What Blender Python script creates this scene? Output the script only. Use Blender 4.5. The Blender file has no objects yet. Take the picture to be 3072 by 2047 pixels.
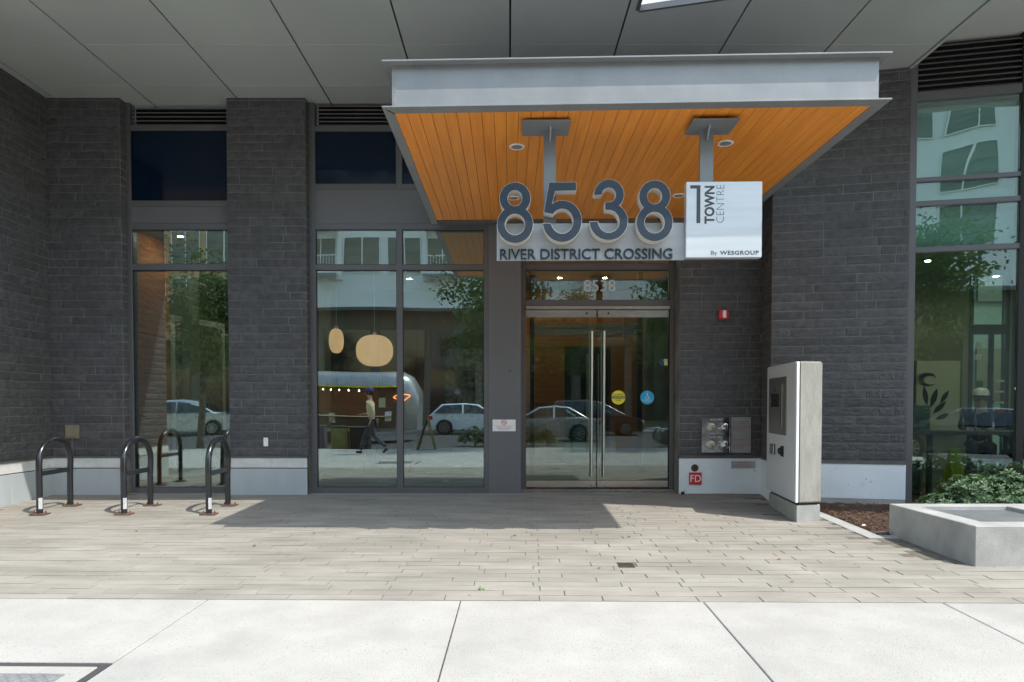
import bpy, bmesh, math, random
from mathutils import Vector, Matrix
random.seed(7)
R = math.radians
scn = bpy.context.scene
C = scn.collection

# ---------------------------------------------------------------- camera, sky, sun, exposure
cd = bpy.data.cameras.new('camera'); cam = bpy.data.objects.new('camera', cd); C.objects.link(cam)
cam.location = (0, 0, 1.1); cam.rotation_euler = (R(90 - 1.46), 0, 0)
cd.sensor_width = 36; cd.lens = 24.0; cd.shift_x = 0.0028; cd.shift_y = 0.079
cd.clip_end = 600
scn.camera = cam
SUN = Vector((0.52, -0.37, 1.0)).normalized()
w = bpy.data.worlds.new('World'); scn.world = w; w.use_nodes = True
nt = w.node_tree; bg = nt.nodes['Background']
sky = nt.nodes.new('ShaderNodeTexSky'); sky.sky_type = 'NISHITA'; sky.sun_disc = False
sky.sun_elevation = math.asin(SUN.z); sky.sun_rotation = math.atan2(SUN.x, SUN.y)
sky.air_density = 2.0; sky.dust_density = 1.6; sky.ozone_density = 1.0; sky.altitude = 50
nt.links.new(sky.outputs[0], bg.inputs[0]); bg.inputs[1].default_value = 0.15
sl = bpy.data.lights.new('sun', 'SUN'); sl.energy = 2.0; sl.angle = R(0.5); sl.color = (1.0, 0.955, 0.89)
so = bpy.data.objects.new('sun', sl); C.objects.link(so); so.rotation_euler = SUN.to_track_quat('Z', 'Y').to_euler()
scn.view_settings.view_transform = 'Standard'; scn.view_settings.look = 'None'
scn.view_settings.gamma = 1.0; scn.view_settings.use_curve_mapping = False
scn.view_settings.exposure = 1.42
scn.render.engine = 'CYCLES'
scn.cycles.max_bounces = 10; scn.cycles.diffuse_bounces = 5; scn.cycles.transparent_max_bounces = 16

def gz(y):                       # the plaza falls two per cent towards the street
    return -0.02 * (9.0 - y)

# ---------------------------------------------------------------- materials
MATS = {}
def mat(name, c1, c2=None, scale=4.0, rough=0.7, metal=0.0, bump=0.0, bscale=40.0, vary=0.0, stretch=(1, 1, 1),
        emit=0.0, spec=0.5, detail=6, bdist=0.01, speck=None, coat=0.0, stain=None, bstretch=None, hue=0.0):
    if name in MATS: return MATS[name]
    m = bpy.data.materials.new(name); m.use_nodes = True
    t = m.node_tree; N = t.nodes; L = t.links; b = N['Principled BSDF']
    b.inputs['Roughness'].default_value = rough; b.inputs['Metallic'].default_value = metal
    b.inputs['Specular IOR Level'].default_value = spec; b.inputs['Coat Weight'].default_value = coat
    geo = N.new('ShaderNodeNewGeometry')
    mp = N.new('ShaderNodeMapping'); mp.inputs['Scale'].default_value = stretch
    L.new(geo.outputs['Position'], mp.inputs['Vector'])
    oi = N.new('ShaderNodeObjectInfo')
    nz = N.new('ShaderNodeTexNoise'); nz.inputs['Scale'].default_value = scale; nz.inputs['Detail'].default_value = detail
    nz.inputs['Roughness'].default_value = 0.6
    L.new(mp.outputs[0], nz.inputs['Vector'])
    rp = N.new('ShaderNodeValToRGB')
    c2 = c2 or tuple(x * 0.85 for x in c1)
    rp.color_ramp.elements[0].position = 0.33; rp.color_ramp.elements[1].position = 0.68
    rp.color_ramp.elements[0].color = (*c2, 1); rp.color_ramp.elements[1].color = (*c1, 1)
    L.new(nz.outputs['Fac'], rp.inputs[0]); out = rp.outputs[0]
    def mul(a, fac_socket, lo, hi):
        mr = N.new('ShaderNodeMapRange'); mr.inputs['To Min'].default_value = lo; mr.inputs['To Max'].default_value = hi
        L.new(fac_socket, mr.inputs['Value'])
        mx = N.new('ShaderNodeVectorMath'); mx.operation = 'MULTIPLY'
        L.new(a, mx.inputs[0]); cb = N.new('ShaderNodeCombineXYZ')
        for i in range(3): L.new(mr.outputs[0], cb.inputs[i])
        L.new(cb.outputs[0], mx.inputs[1]); return mx.outputs[0]
    if vary: out = mul(out, oi.outputs['Random'], 1 - vary, 1 + vary)
    if speck:                    # (scale, threshold, colour, softness)
        n2 = N.new('ShaderNodeTexNoise'); n2.inputs['Scale'].default_value = speck[0]; n2.inputs['Detail'].default_value = 2
        L.new(geo.outputs['Position'], n2.inputs['Vector'])
        r2 = N.new('ShaderNodeValToRGB'); r2.color_ramp.elements[0].position = speck[1]; r2.color_ramp.elements[1].position = speck[1] + 0.05
        L.new(n2.outputs['Fac'], r2.inputs[0])
        mx = N.new('ShaderNodeMix'); mx.data_type = 'RGBA'; L.new(r2.outputs[0], mx.inputs[0])
        L.new(out, mx.inputs[6]); mx.inputs[7].default_value = (*speck[2], 1); out = mx.outputs[2]
    if stain:                    # (scale, threshold, colour, amount, stretch)
        m3 = N.new('ShaderNodeMapping'); m3.inputs['Scale'].default_value = stain[4]
        L.new(geo.outputs['Position'], m3.inputs['Vector'])
        n3 = N.new('ShaderNodeTexNoise'); n3.inputs['Scale'].default_value = stain[0]; n3.inputs['Detail'].default_value = 5
        L.new(m3.outputs[0], n3.inputs['Vector'])
        r3 = N.new('ShaderNodeMapRange'); r3.inputs['From Min'].default_value = stain[1]; r3.inputs['From Max'].default_value = stain[1] + 0.15
        r3.inputs['To Max'].default_value = stain[3]
        L.new(n3.outputs['Fac'], r3.inputs['Value'])
        mx = N.new('ShaderNodeMix'); mx.data_type = 'RGBA'; L.new(r3.outputs[0], mx.inputs[0])
        L.new(out, mx.inputs[6]); mx.inputs[7].default_value = (*stain[2], 1); out = mx.outputs[2]
    L.new(out, b.inputs['Base Color'])
    if rough < 0.95 and not emit:
        mr = N.new('ShaderNodeMapRange'); mr.inputs['To Min'].default_value = max(0.02, rough - 0.08); mr.inputs['To Max'].default_value = min(1, rough + 0.08)
        L.new(nz.outputs['Fac'], mr.inputs['Value']); L.new(mr.outputs[0], b.inputs['Roughness'])
    if bump:
        bn = N.new('ShaderNodeTexNoise'); bn.inputs['Scale'].default_value = bscale; bn.inputs['Detail'].default_value = 5
        mb = N.new('ShaderNodeMapping'); mb.inputs['Scale'].default_value = bstretch or stretch
        L.new(geo.outputs['Position'], mb.inputs['Vector']); L.new(mb.outputs[0], bn.inputs['Vector'])
        bp = N.new('ShaderNodeBump'); bp.inputs['Strength'].default_value = bump; bp.inputs['Distance'].default_value = bdist
        L.new(bn.outputs['Fac'], bp.inputs['Height']); L.new(bp.outputs[0], b.inputs['Normal'])
    if emit:
        L.new(out, b.inputs['Emission Color']); b.inputs['Emission Strength'].default_value = emit
    MATS[name] = m; return m

def glassmat(name, base, tint, wave=0.5, wscale=0.9):
    m = bpy.data.materials.new(name); m.use_nodes = True
    t = m.node_tree; N = t.nodes; L = t.links; N.remove(N['Principled BSDF'])
    out = N['Material Output']
    tr = N.new('ShaderNodeBsdfTransparent'); tr.inputs[0].default_value = (*tint, 1)
    gl = N.new('ShaderNodeBsdfGlossy'); gl.inputs['Roughness'].default_value = 0.0; gl.inputs['Color'].default_value = (0.86, 0.97, 0.98, 1)
    fr = N.new('ShaderNodeFresnel'); fr.inputs[0].default_value = 1.45
    ma = N.new('ShaderNodeMath'); ma.operation = 'ADD'; ma.use_clamp = True; ma.inputs[1].default_value = base
    L.new(fr.outputs[0], ma.inputs[0])
    geo = N.new('ShaderNodeNewGeometry'); nz = N.new('ShaderNodeTexNoise'); nz.inputs['Scale'].default_value = wscale; nz.inputs['Detail'].default_value = 0.0
    mp = N.new('ShaderNodeMapping'); mp.inputs['Scale'].default_value = (1.3, 0.2, 0.45)
    L.new(geo.outputs['Position'], mp.inputs[0]); L.new(mp.outputs[0], nz.inputs['Vector'])
    bp = N.new('ShaderNodeBump'); bp.inputs['Strength'].default_value = 1.0; bp.inputs['Distance'].default_value = 0.012 * wave
    L.new(nz.outputs['Fac'], bp.inputs['Height']); L.new(bp.outputs[0], gl.inputs['Normal'])
    mx = N.new('ShaderNodeMixShader'); L.new(ma.outputs[0], mx.inputs[0]); L.new(tr.outputs[0], mx.inputs[1]); L.new(gl.outputs[0], mx.inputs[2])
    L.new(mx.outputs[0], out.inputs[0]); MATS[name] = m; return m

STONE = mat('basalt', (0.096, 0.096, 0.100), (0.058, 0.058, 0.062), scale=14, rough=0.82, bump=1.0, bscale=24, vary=0.13, bstretch=(1, 1, 2.0), bdist=0.011,
            stain=(7, 0.66, (0.13, 0.13, 0.13), 0.6, (1, 1, 3)))
MORTAR = mat('mortar', (0.23, 0.22, 0.20), (0.09, 0.088, 0.083), scale=3, rough=0.9, bump=0.3)
FRAME = mat('anodized_frame', (0.135, 0.134, 0.142), (0.124, 0.123, 0.130), scale=2, rough=0.42, metal=0.25, vary=0.02)
PANELG = mat('grey_panel', (0.148, 0.148, 0.156), (0.134, 0.134, 0.142), scale=1.2, rough=0.5, metal=0.15)
GASKET = mat('black_gasket', (0.012, 0.012, 0.013), rough=0.6)
PLPANEL = mat('plinth_metal', (0.42, 0.46, 0.475), (0.36, 0.395, 0.41), scale=2.5, rough=0.5, metal=0.0, stretch=(1, 1, 0.3), stain=(3, 0.6, (0.5, 0.53, 0.55), 0.5, (4, 4, 0.4)))
CAPW = mat('white_cap', (0.66, 0.67, 0.66), (0.52, 0.52, 0.50), scale=5, rough=0.6, stain=(8, 0.6, (0.34, 0.32, 0.28), 0.6, (1, 1, 1)))
FLASH = mat('flashing', (0.13, 0.12, 0.12), (0.09, 0.085, 0.08), scale=6, rough=0.6)
PAINTC = mat('painted_concrete', (0.76, 0.81, 0.84), (0.69, 0.74, 0.77), scale=2.5, rough=0.65, bump=0.25, bscale=30, speck=(26, 0.725, (0.15, 0.16, 0.17)),
             stain=(2.0, 0.62, (0.42, 0.46, 0.48), 0.5, (1, 1, 1)))
SOFFIT = mat('soffit_panel', (0.50, 0.53, 0.505), (0.46, 0.485, 0.465), scale=0.9, rough=0.42, vary=0.03, metal=0.1)
SOFFL = mat('soffit_light', (0.55, 0.56, 0.54), (0.48, 0.49, 0.47), scale=1.3, rough=0.5)
STEEL = mat('painted_steel', (0.285, 0.293, 0.295), (0.238, 0.246, 0.250), scale=3.5, rough=0.38, metal=0.25, bump=0.05, bscale=14, stain=(2.2, 0.63, (0.26, 0.24, 0.2), 0.35, (1, 1, 2)))
STEELD = mat('post_steel', (0.27, 0.29, 0.31), (0.24, 0.255, 0.27), scale=2, rough=0.4, metal=0.3)
WELD = mat('weld', (0.5, 0.5, 0.48), (0.3, 0.16, 0.08), scale=60, rough=0.6, bump=0.5, bscale=150)
WHITEM = mat('white_cladding', (0.82, 0.84, 0.84), (0.78, 0.80, 0.80), scale=0.5, rough=0.5)
def woodmat(name, a, b_, vary=0.05, scale=1.0):
    return mat(name, a, b_, scale=26 * scale, rough=0.42, vary=vary, stretch=(1, 0.05, 1), bump=0.12, bscale=70, detail=8)
WOOD = woodmat('cedar_plank', (0.90, 0.335, 0.05), (0.76, 0.255, 0.032))
SIGNM = mat('brushed_aluminium', (0.74, 0.78, 0.81), (0.68, 0.72, 0.75), scale=30, rough=0.34, metal=0.55, stretch=(0.03, 1, 1), bump=0.05, bscale=200)
SIGNB = mat('strip_aluminium', (0.50, 0.51, 0.52), (0.45, 0.46, 0.47), scale=20, rough=0.36, metal=0.5, stretch=(0.05, 1, 1))
NUMSIDE = mat('numeral_side', (0.66, 0.635, 0.59), (0.60, 0.575, 0.53), scale=5, rough=0.45, metal=0.1)
NUMFACE = mat('numeral_face', (0.055, 0.072, 0.095), (0.042, 0.057, 0.077), scale=90, rough=0.33, metal=0.5, detail=2)
TANC = mat('dull_yellow', (0.30, 0.26, 0.09), (0.2, 0.16, 0.05), rough=0.8)
PURP_ = mat('plum_cloth', (0.07, 0.05, 0.10), rough=0.9)
INK = mat('sign_ink', (0.06, 0.065, 0.075), rough=0.5)
INKB = mat('letter_navy', (0.035, 0.05, 0.07), rough=0.4, metal=0.3)
RED = mat('sign_red', (0.62, 0.03, 0.04), (0.55, 0.025, 0.035), rough=0.5)
WHITE = mat('white_print', (0.85, 0.85, 0.84), (0.8, 0.8, 0.8), rough=0.5)
BLUE = mat('sticker_blue', (0.02, 0.36, 0.62), (0.02, 0.33, 0.58), rough=0.4)
YELL = mat('sticker_yellow', (0.82, 0.70, 0.02), (0.78, 0.66, 0.02), rough=0.4)
NAVY = mat('sticker_navy', (0.02, 0.08, 0.2), rough=0.4)
STAIN = mat('stainless', (0.62, 0.58, 0.54), (0.54, 0.50, 0.46), scale=12, rough=0.26, metal=0.9, stretch=(0.1, 1, 1))
PULL = mat('satin_steel', (0.66, 0.66, 0.65), (0.6, 0.6, 0.59), scale=12, rough=0.3, metal=0.75)
CHROME = mat('chrome', (0.62, 0.64, 0.66), (0.4, 0.42, 0.44), scale=20, rough=0.12, metal=1.0)
BRASSD = mat('dull_cap', (0.55, 0.52, 0.45), (0.4, 0.37, 0.3), scale=25, rough=0.35, metal=0.6)
BLKP = mat('black_paint', (0.016, 0.018, 0.022), (0.012, 0.013, 0.016), scale=6, rough=0.23, spec=0.6, speck=(70, 0.74, (0.12, 0.12, 0.12)))
RUST = mat('rusty_steel', (0.22, 0.09, 0.045), (0.055, 0.045, 0.042), scale=30, rough=0.75, bump=0.5, bscale=120)
PAVER = mat('paver', (0.288, 0.269, 0.232), (0.208, 0.193, 0.162), scale=5, rough=0.85, bump=0.7, bscale=110, vary=0.05, stretch=(0.35, 1, 1), bdist=0.004,
            speck=(240, 0.69, (0.20, 0.18, 0.16)), stain=(1.3, 0.53, (0.175, 0.163, 0.137), 0.65, (0.6, 1.8, 1)))
JOINTM = mat('joint_sand', (0.17, 0.155, 0.125), (0.09, 0.08, 0.055), scale=14, rough=0.95)
CONC = mat('sidewalk_concrete', (0.365, 0.352, 0.325), (0.315, 0.304, 0.28), scale=3.2, rough=0.85, bump=0.9, bscale=130, bdist=0.004,
           speck=(120, 0.635, (0.20, 0.198, 0.195)), vary=0.03, stain=(1.1, 0.55, (0.25, 0.243, 0.225), 0.6, (1, 1, 1)))
CONC2 = mat('cast_concrete', (0.385, 0.385, 0.37), (0.275, 0.275, 0.262), scale=4, rough=0.8, bump=0.25, bscale=70, speck=(60, 0.74, (0.18, 0.18, 0.17)),
            stain=(2.6, 0.58, (0.21, 0.21, 0.195), 0.6, (1, 1, 0.4)))
CONCK = mat('kiosk_concrete', (0.335, 0.33, 0.295), (0.225, 0.22, 0.195), scale=9, rough=0.8, stretch=(1, 1, 0.3), speck=(45, 0.72, (0.16, 0.155, 0.13)), bump=0.3, bscale=60, stain=(5, 0.62, (0.17, 0.165, 0.14), 0.5, (1, 1, 0.3)))
KIOSKW = mat('kiosk_panel', (0.54, 0.55, 0.57), (0.51, 0.52, 0.54), scale=1, rough=0.3)
KIOSKE = mat('kiosk_edge', (0.82, 0.84, 0.86), (0.8, 0.82, 0.84), rough=0.35)
KSTEEL = mat('intercom_steel', (0.24, 0.235, 0.21), (0.20, 0.195, 0.175), scale=30, rough=0.38, metal=0.7, stretch=(1, 1, 0.05))
SCREEN = mat('dark_screen', (0.008, 0.01, 0.011), rough=0.1)
MULCH = mat('bark_mulch', (0.10, 0.052, 0.028), (0.03, 0.016, 0.010), scale=40, rough=0.95, bump=1.0, bscale=60, bdist=0.03)
CHIP = mat('bark_chip', (0.17, 0.085, 0.045), (0.05, 0.026, 0.015), scale=10, rough=0.9)
GRATE = mat('galvanized', (0.34, 0.35, 0.35), (0.26, 0.27, 0.27), scale=8, rough=0.5, metal=0.5)
DARKGR = mat('cast_iron', (0.08, 0.055, 0.04), (0.03, 0.025, 0.02), scale=30, rough=0.8, bump=0.5, bscale=90)
ASPH = mat('asphalt', (0.055, 0.055, 0.056), (0.042, 0.042, 0.043), scale=3, rough=0.9, bump=0.4, bscale=180)
DEEPB = mat('spandrel_glass', (0.003, 0.012, 0.032), (0.003, 0.010, 0.026), rough=0.03, spec=0.25)
LEAF = mat('leaf', (0.17, 0.26, 0.13), (0.05, 0.11, 0.055), scale=5, rough=0.45, spec=0.4)
LEAFT = mat('tree_leaf', (0.095, 0.15, 0.045), (0.035, 0.07, 0.02), scale=0.9, rough=0.55)
for lm in (LEAF, LEAFT):
    t_ = lm.node_tree; pb = t_.nodes['Principled BSDF']; ou = t_.nodes['Material Output']
    tl = t_.nodes.new('ShaderNodeBsdfTranslucent'); ms = t_.nodes.new('ShaderNodeMixShader'); ms.inputs[0].default_value = 0.28
    tl.inputs[0].default_value = (0.10, 0.15, 0.045, 1)
    t_.links.new(pb.outputs[0], ms.inputs[1]); t_.links.new(tl.outputs[0], ms.inputs[2]); t_.links.new(ms.outputs[0], ou.inputs[0])
DRY = mat('dry_leaf', (0.36, 0.17, 0.07), (0.18, 0.08, 0.04), scale=9, rough=0.8, vary=0.3)
WEED = mat('weed', (0.12, 0.24, 0.05), (0.07, 0.14, 0.03), scale=9, rough=0.6)
BARK = mat('tree_bark', (0.14, 0.11, 0.085), (0.07, 0.055, 0.045), scale=14, rough=0.9, bump=0.6, bscale=30, stretch=(1, 1, 0.2))
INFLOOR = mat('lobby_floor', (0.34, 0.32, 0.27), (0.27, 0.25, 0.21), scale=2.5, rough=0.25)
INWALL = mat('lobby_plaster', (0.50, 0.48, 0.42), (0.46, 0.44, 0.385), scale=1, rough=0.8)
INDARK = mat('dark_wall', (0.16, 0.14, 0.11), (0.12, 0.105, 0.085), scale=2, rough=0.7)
CONCCOL = mat('column_concrete', (0.42, 0.42, 0.38), (0.3, 0.3, 0.27), scale=3, rough=0.8, bump=0.3)
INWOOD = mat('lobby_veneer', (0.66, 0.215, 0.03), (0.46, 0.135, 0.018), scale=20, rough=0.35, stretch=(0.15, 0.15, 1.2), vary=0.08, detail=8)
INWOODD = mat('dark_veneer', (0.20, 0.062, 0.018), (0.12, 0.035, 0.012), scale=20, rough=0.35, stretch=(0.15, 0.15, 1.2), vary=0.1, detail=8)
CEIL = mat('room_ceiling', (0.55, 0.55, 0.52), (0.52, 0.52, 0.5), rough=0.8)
LANTERN = mat('lantern_paper', (0.92, 0.52, 0.29), (0.80, 0.44, 0.24), scale=6, rough=0.7, emit=0.40, stretch=(1, 1, 0.3))
GLOWD = mat('cafe_glow', (1.0, 0.80, 0.52), (1.0, 0.80, 0.52), rough=0.6, emit=330.0)
GLOWC = mat('spot_glow', (1.0, 0.86, 0.66), (1.0, 0.86, 0.66), rough=0.6, emit=95.0)
GLOW = mat('lamp_glow', (1.0, 0.82, 0.55), (1.0, 0.82, 0.55), rough=0.6, emit=20.0)
CANV = mat('art_canvas', (0.70, 0.68, 0.52), (0.66, 0.64, 0.49), rough=0.8)
ARTD = mat('art_texture', (0.42, 0.42, 0.36), (0.03, 0.035, 0.03), scale=11, rough=0.7, detail=8)
GLASS = glassmat('window_glass', 0.19, (0.80, 0.90, 0.86), 0.38)
GLASSD = glassmat('door_glass', 0.10, (0.80, 0.88, 0.82), 0.10)
GLASSR = glassmat('cafe_glass', 0.17, (0.74, 0.88, 0.84), 0.4, 1.4)
GLASSI = glassmat('inner_glass', 0.02, (0.85, 0.93, 0.90), 0.05)

# ---------------------------------------------------------------- mesh helpers
ORG = {}                          # world origin of every Empty
class MB:
    def __init__(s): s.v = []; s.f = []
    def add(s, vs, fs):
        n = len(s.v); s.v += [tuple(v) for v in vs]; s.f += [tuple(i + n for i in f) for f in fs]; return s
    def box(s, x0, x1, y0, y1, z0, z1):
        vs = [(x, y, z) for z in (z0, z1) for x, y in ((x0, y0), (x1, y0), (x1, y1), (x0, y1))]
        return s.add(vs, [(0, 3, 2, 1), (4, 5, 6, 7), (0, 1, 5, 4), (1, 2, 6, 5), (2, 3, 7, 6), (3, 0, 4, 7)])
    def prism(s, poly, z0, z1):   # counter-clockwise polygon in plan; z may be a function of (x, y)
        n = len(poly); g = lambda z, p: z(p[0], p[1]) if callable(z) else z
        vs = [(p[0], p[1], g(z0, p)) for p in poly] + [(p[0], p[1], g(z1, p)) for p in poly]
        return s.add(vs, [tuple(range(n))[::-1], tuple(range(n, 2 * n))] + [(i, (i + 1) % n, n + (i + 1) % n, n + i) for i in range(n)])
    def wprism(s, poly, y0, y1):  # polygon in (x, z), extruded in y
        n = len(poly)
        vs = [(p[0], y0, p[1]) for p in poly] + [(p[0], y1, p[1]) for p in poly]
        return s.add(vs, [tuple(range(n)), tuple(range(n, 2 * n))[::-1]] + [(i, n + i, n + (i + 1) % n, (i + 1) % n) for i in range(n)])
    def tube(s, pts, r, n=10, closed=False, caps=True):
        pts = [Vector(p) for p in pts]; m = len(pts); rr = r if isinstance(r, (list, tuple)) else [r] * m
        base = len(s.v); prev = None
        for i, p in enumerate(pts):
            a = pts[i - 1] if i or closed else p; b = pts[(i + 1) % m] if i < m - 1 or closed else p
            t = (b - a).normalized()
            u = prev - t * prev.dot(t) if prev is not None else t.orthogonal()
            u = u.normalized() if u.length > 1e-6 else t.orthogonal().normalized(); prev = u; v = t.cross(u)
            for k in range(n):
                an = 2 * math.pi * k / n; s.v.append(tuple(p + (u * math.cos(an) + v * math.sin(an)) * rr[i]))
        for i in range(m if closed else m - 1):
            for k in range(n):
                a = base + i * n; b = base + ((i + 1) % m) * n
                s.f.append((a + k, a + (k + 1) % n, b + (k + 1) % n, b + k))
        if caps and not closed:
            s.f.append(tuple(base + k for k in range(n))[::-1]); s.f.append(tuple(base + (m - 1) * n + k for k in range(n)))
        return s
    def lathe(s, prof, c, n=20, axis='z'):   # prof: (radius, height)
        base = len(s.v); m = len(prof)
        for r_, h in prof:
            for k in range(n):
                a = 2 * math.pi * k / n; p = (r_ * math.cos(a), r_ * math.sin(a), h)
                if axis == 'y': p = (p[0], h, p[1])
                if axis == 'x': p = (h, p[0], p[1])
                s.v.append((c[0] + p[0], c[1] + p[1], c[2] + p[2]))
        for i in range(m - 1):
            for k in range(n):
                a = base + i * n; b = a + n; s.f.append((a + k, a + (k + 1) % n, b + (k + 1) % n, b + k))
        s.f.append(tuple(base + k for k in range(n))[::-1]); s.f.append(tuple(base + (m - 1) * n + k for k in range(n)))
        return s
    def build(s, name, m, parent=None, bevel=0.0, smooth=False, seg=1, mesh=None):
        o0 = ORG.get(parent.name, Vector((0, 0, 0))) if parent else Vector((0, 0, 0))
        me = bpy.data.meshes.new(name)
        me.from_pydata([(v[0] - o0[0], v[1] - o0[1], v[2] - o0[2]) for v in s.v], [], s.f)
        bm = bmesh.new(); bm.from_mesh(me)
        bmesh.ops.recalc_face_normals(bm, faces=bm.faces)
        if bevel: bmesh.ops.bevel(bm, geom=[e for e in bm.edges if len(e.link_faces) == 2 and e.calc_face_angle(0) > 0.6], offset=bevel, segments=seg, affect='EDGES', clamp_overlap=True)
        bm.to_mesh(me); bm.free()
        if smooth:
            for p in me.polygons: p.use_smooth = True
            try: me.set_sharp_from_angle(angle=R(40))
            except Exception: pass
        me.materials.append(m)
        o = bpy.data.objects.new(name, me); C.objects.link(o); ORG[o.name] = Vector(o0)
        if parent: o.parent = parent; 
        return o
def sub(name, mb, m, parent, **k):       # part whose own origin coincides with its parent's
    return mb.build(name, m, parent, **k)
def box(name, x0, x1, y0, y1, z0, z1, m, parent=None, **k):
    return MB().box(x0, x1, y0, y1, z0, z1).build(name, m, parent, **k)
def tag(o, label=None, cat=None, group=None, kind=None):
    if label: o['label'] = label
    if cat: o['category'] = cat
    if group: o['group'] = group
    if kind: o['kind'] = kind
    return o
def thing(name, loc, label, cat, group=None, rz=0):
    o = bpy.data.objects.new(name, None); C.objects.link(o); o.location = loc; o.rotation_euler = (0, 0, rz)
    o.empty_display_size = 0.1
    ORG[o.name] = Vector(loc); tag(o, label, cat, group); return o
def dup(o, loc=None, parent=None, label=None):
    c = o.copy(); C.objects.link(c)
    if parent: c.parent = parent
    if loc is not None: c.location = loc
    if label: c['label'] = label
    for ch in list(o.children): dup(ch, parent=c)
    return c
def text(name, body, m, parent, x, z, y, size, ext=0.001, align='LEFT', rot=0.0, bold=0.0, width=None, face='-y', space=1.0):
    cu = bpy.data.curves.new(name, 'FONT'); cu.body = body; cu.size = size; cu.extrude = ext; cu.align_x = align
    cu.offset = bold; cu.space_character = space; cu.resolution_u = 4
    cu.materials.append(m); o = bpy.data.objects.new(name, cu); C.objects.link(o)
    o0 = ORG.get(parent.name, Vector((0, 0, 0))) if parent else Vector((0, 0, 0))
    if width:
        bpy.context.view_layer.update()
        if o.dimensions.x > 0: o.scale.x = width / o.dimensions.x
    o.location = Vector((x, y, z)) - o0
    o.rotation_euler = (R(90), 0, 0)
    if rot: o.rotation_euler = (Matrix.Rotation(R(90), 3, 'X') @ Matrix.Rotation(rot, 3, 'Z')).to_euler()
    if face == '-x': o.rotation_euler = (R(90), 0, R(-90))
    if parent: o.parent = parent
    return o

# ---------------------------------------------------------------- ground
plaza = MB().prism([(-9, 3.9), (9, 3.9), (9, 9.6), (-9, 9.6)], lambda x, y: gz(y) - 0.5, lambda x, y: gz(y) - 0.0065).build('plaza', JOINTM); tag(plaza, kind='structure')
ROT = R(-0.9)
def rotp(u, v): return (u * math.cos(ROT) - v * math.sin(ROT), 4.14 + u * math.sin(ROT) + v * math.cos(ROT))
# pavers: long narrow concrete units in running courses parallel to the kerb
PV = []
for i in range(6):
    bm = bmesh.new(); bmesh.ops.create_cube(bm, size=1.0)
    for v in bm.verts: v.co = Vector(((v.co.x) , (v.co.y), (v.co.z)))
    me = bpy.data.meshes.new('paver'); 
    for v in bm.verts:
        v.co.x *= 1.0; v.co.z = 0.0 if v.co.z > 0 else -0.05
    e = [e for e in bm.edges if e.verts[0].co.z > -0.01 and e.verts[1].co.z > -0.01]
    bmesh.ops.bevel(bm, geom=e, offset=0.004, segments=1, affect='EDGES')
    bm.to_mesh(me); bm.free(); me.materials.append(PAVER); PV.append(me)
pav = []
row = 0; v = 0.005
while v < 5.2:
    hgt = 0.104; ph = [0.0, 0.34, 0.17, 0.5][row % 4] * 0.59 * 1.7 + (row * 0.137) % 0.06
    u = -8.2 + ph % 0.98; k = row
    while u < 8.2:
        ln = 0.585 if (k + row // 2) % 2 == 0 else 0.39
        pav.append((u, v, ln, hgt)); u += ln; k += 1
    v += hgt; row += 1
def blocked(x, y):
    if y > 8.62: return True
    if x > 3.12 and y > 5.9 - 0.02: return True
    if x > 3.42 and 5.0 < y: return True
    if x < -5.64: return True
    if y > 8.43 and (x < -4.7 or -3.43 < x < -2.46): return True
    if x > 2.12 and y > 8.55: return True
    return False
pav = [p for p in pav if not blocked(*rotp(p[0] + p[2] / 2, p[1] + 0.05)) and not blocked(*rotp(p[0] + p[2] * 0.85, p[1] + 0.05))]
def vis(p):
    x, y = rotp(p[0] + p[2] / 2, p[1] + 0.05); return abs(x) < 0.76 * y + 0.2
def skip_drain(p):
    x0, y0 = rotp(p[0], p[1]); return p[0] < 0.92 and p[0] + p[2] > 0.80 and 4.90 < y0 < 5.06
inview = sorted([p for p in pav if vis(p) and not skip_drain(p)], key=lambda p: p[1])
drainp = [p for p in pav if skip_drain(p)]
near = inview[:298]; rest = inview[298:] + [p for p in pav if not vis(p)]
for p in drainp:                                    # the cut units round the small drain
    a, b = p[0], p[0] + p[2]
    if 0.79 - a > 0.05: rest.append((a, p[1], 0.79 - a, p[3]))
    if b - 0.925 > 0.05: rest.append((0.925, p[1], b - 0.925, p[3]))
for p in near:
    x, y = rotp(p[0] + p[2] / 2, p[1] + p[3] / 2)
    o = bpy.data.objects.new('paver', random.choice(PV)); C.objects.link(o); o.parent = plaza
    o.location = (x, y, gz(y) - random.random() * 0.003); o.scale = (p[2] - 0.0048, p[3] - 0.0045, 1)
    o.rotation_euler = (R(1.146) + random.gauss(0, 0.003), random.gauss(0, 0.002), ROT + random.gauss(0, 0.0015))
mb = MB()
for p in rest:
    a = 0.003; z = random.random() * 0.003; cs = [rotp(p[0] + a, p[1] + a), rotp(p[0] + p[2] - a, p[1] + a), rotp(p[0] + p[2] - a, p[1] + p[3] - a), rotp(p[0] + a, p[1] + p[3] - a)]
    mb.prism(cs, lambda x, y: gz(y) - 0.05, lambda x, y, z=z: gz(y) - z)
PAVER2 = PAVER.copy(); PAVER2.name = 'paver_island'   # same paver, varied per unit
for n in PAVER2.node_tree.nodes:
    if n.type == 'OBJECT_INFO':
        g2 = [q for q in PAVER2.node_tree.nodes if q.type == 'NEW_GEOMETRY'][0]
        for l in list(n.outputs['Random'].links):
            PAVER2.node_tree.links.new(g2.outputs['Random Per Island'], l.to_socket)
o = mb.build('distant_pavers', PAVER2, plaza, bevel=0.0); o['kind'] = 'stuff'

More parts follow.
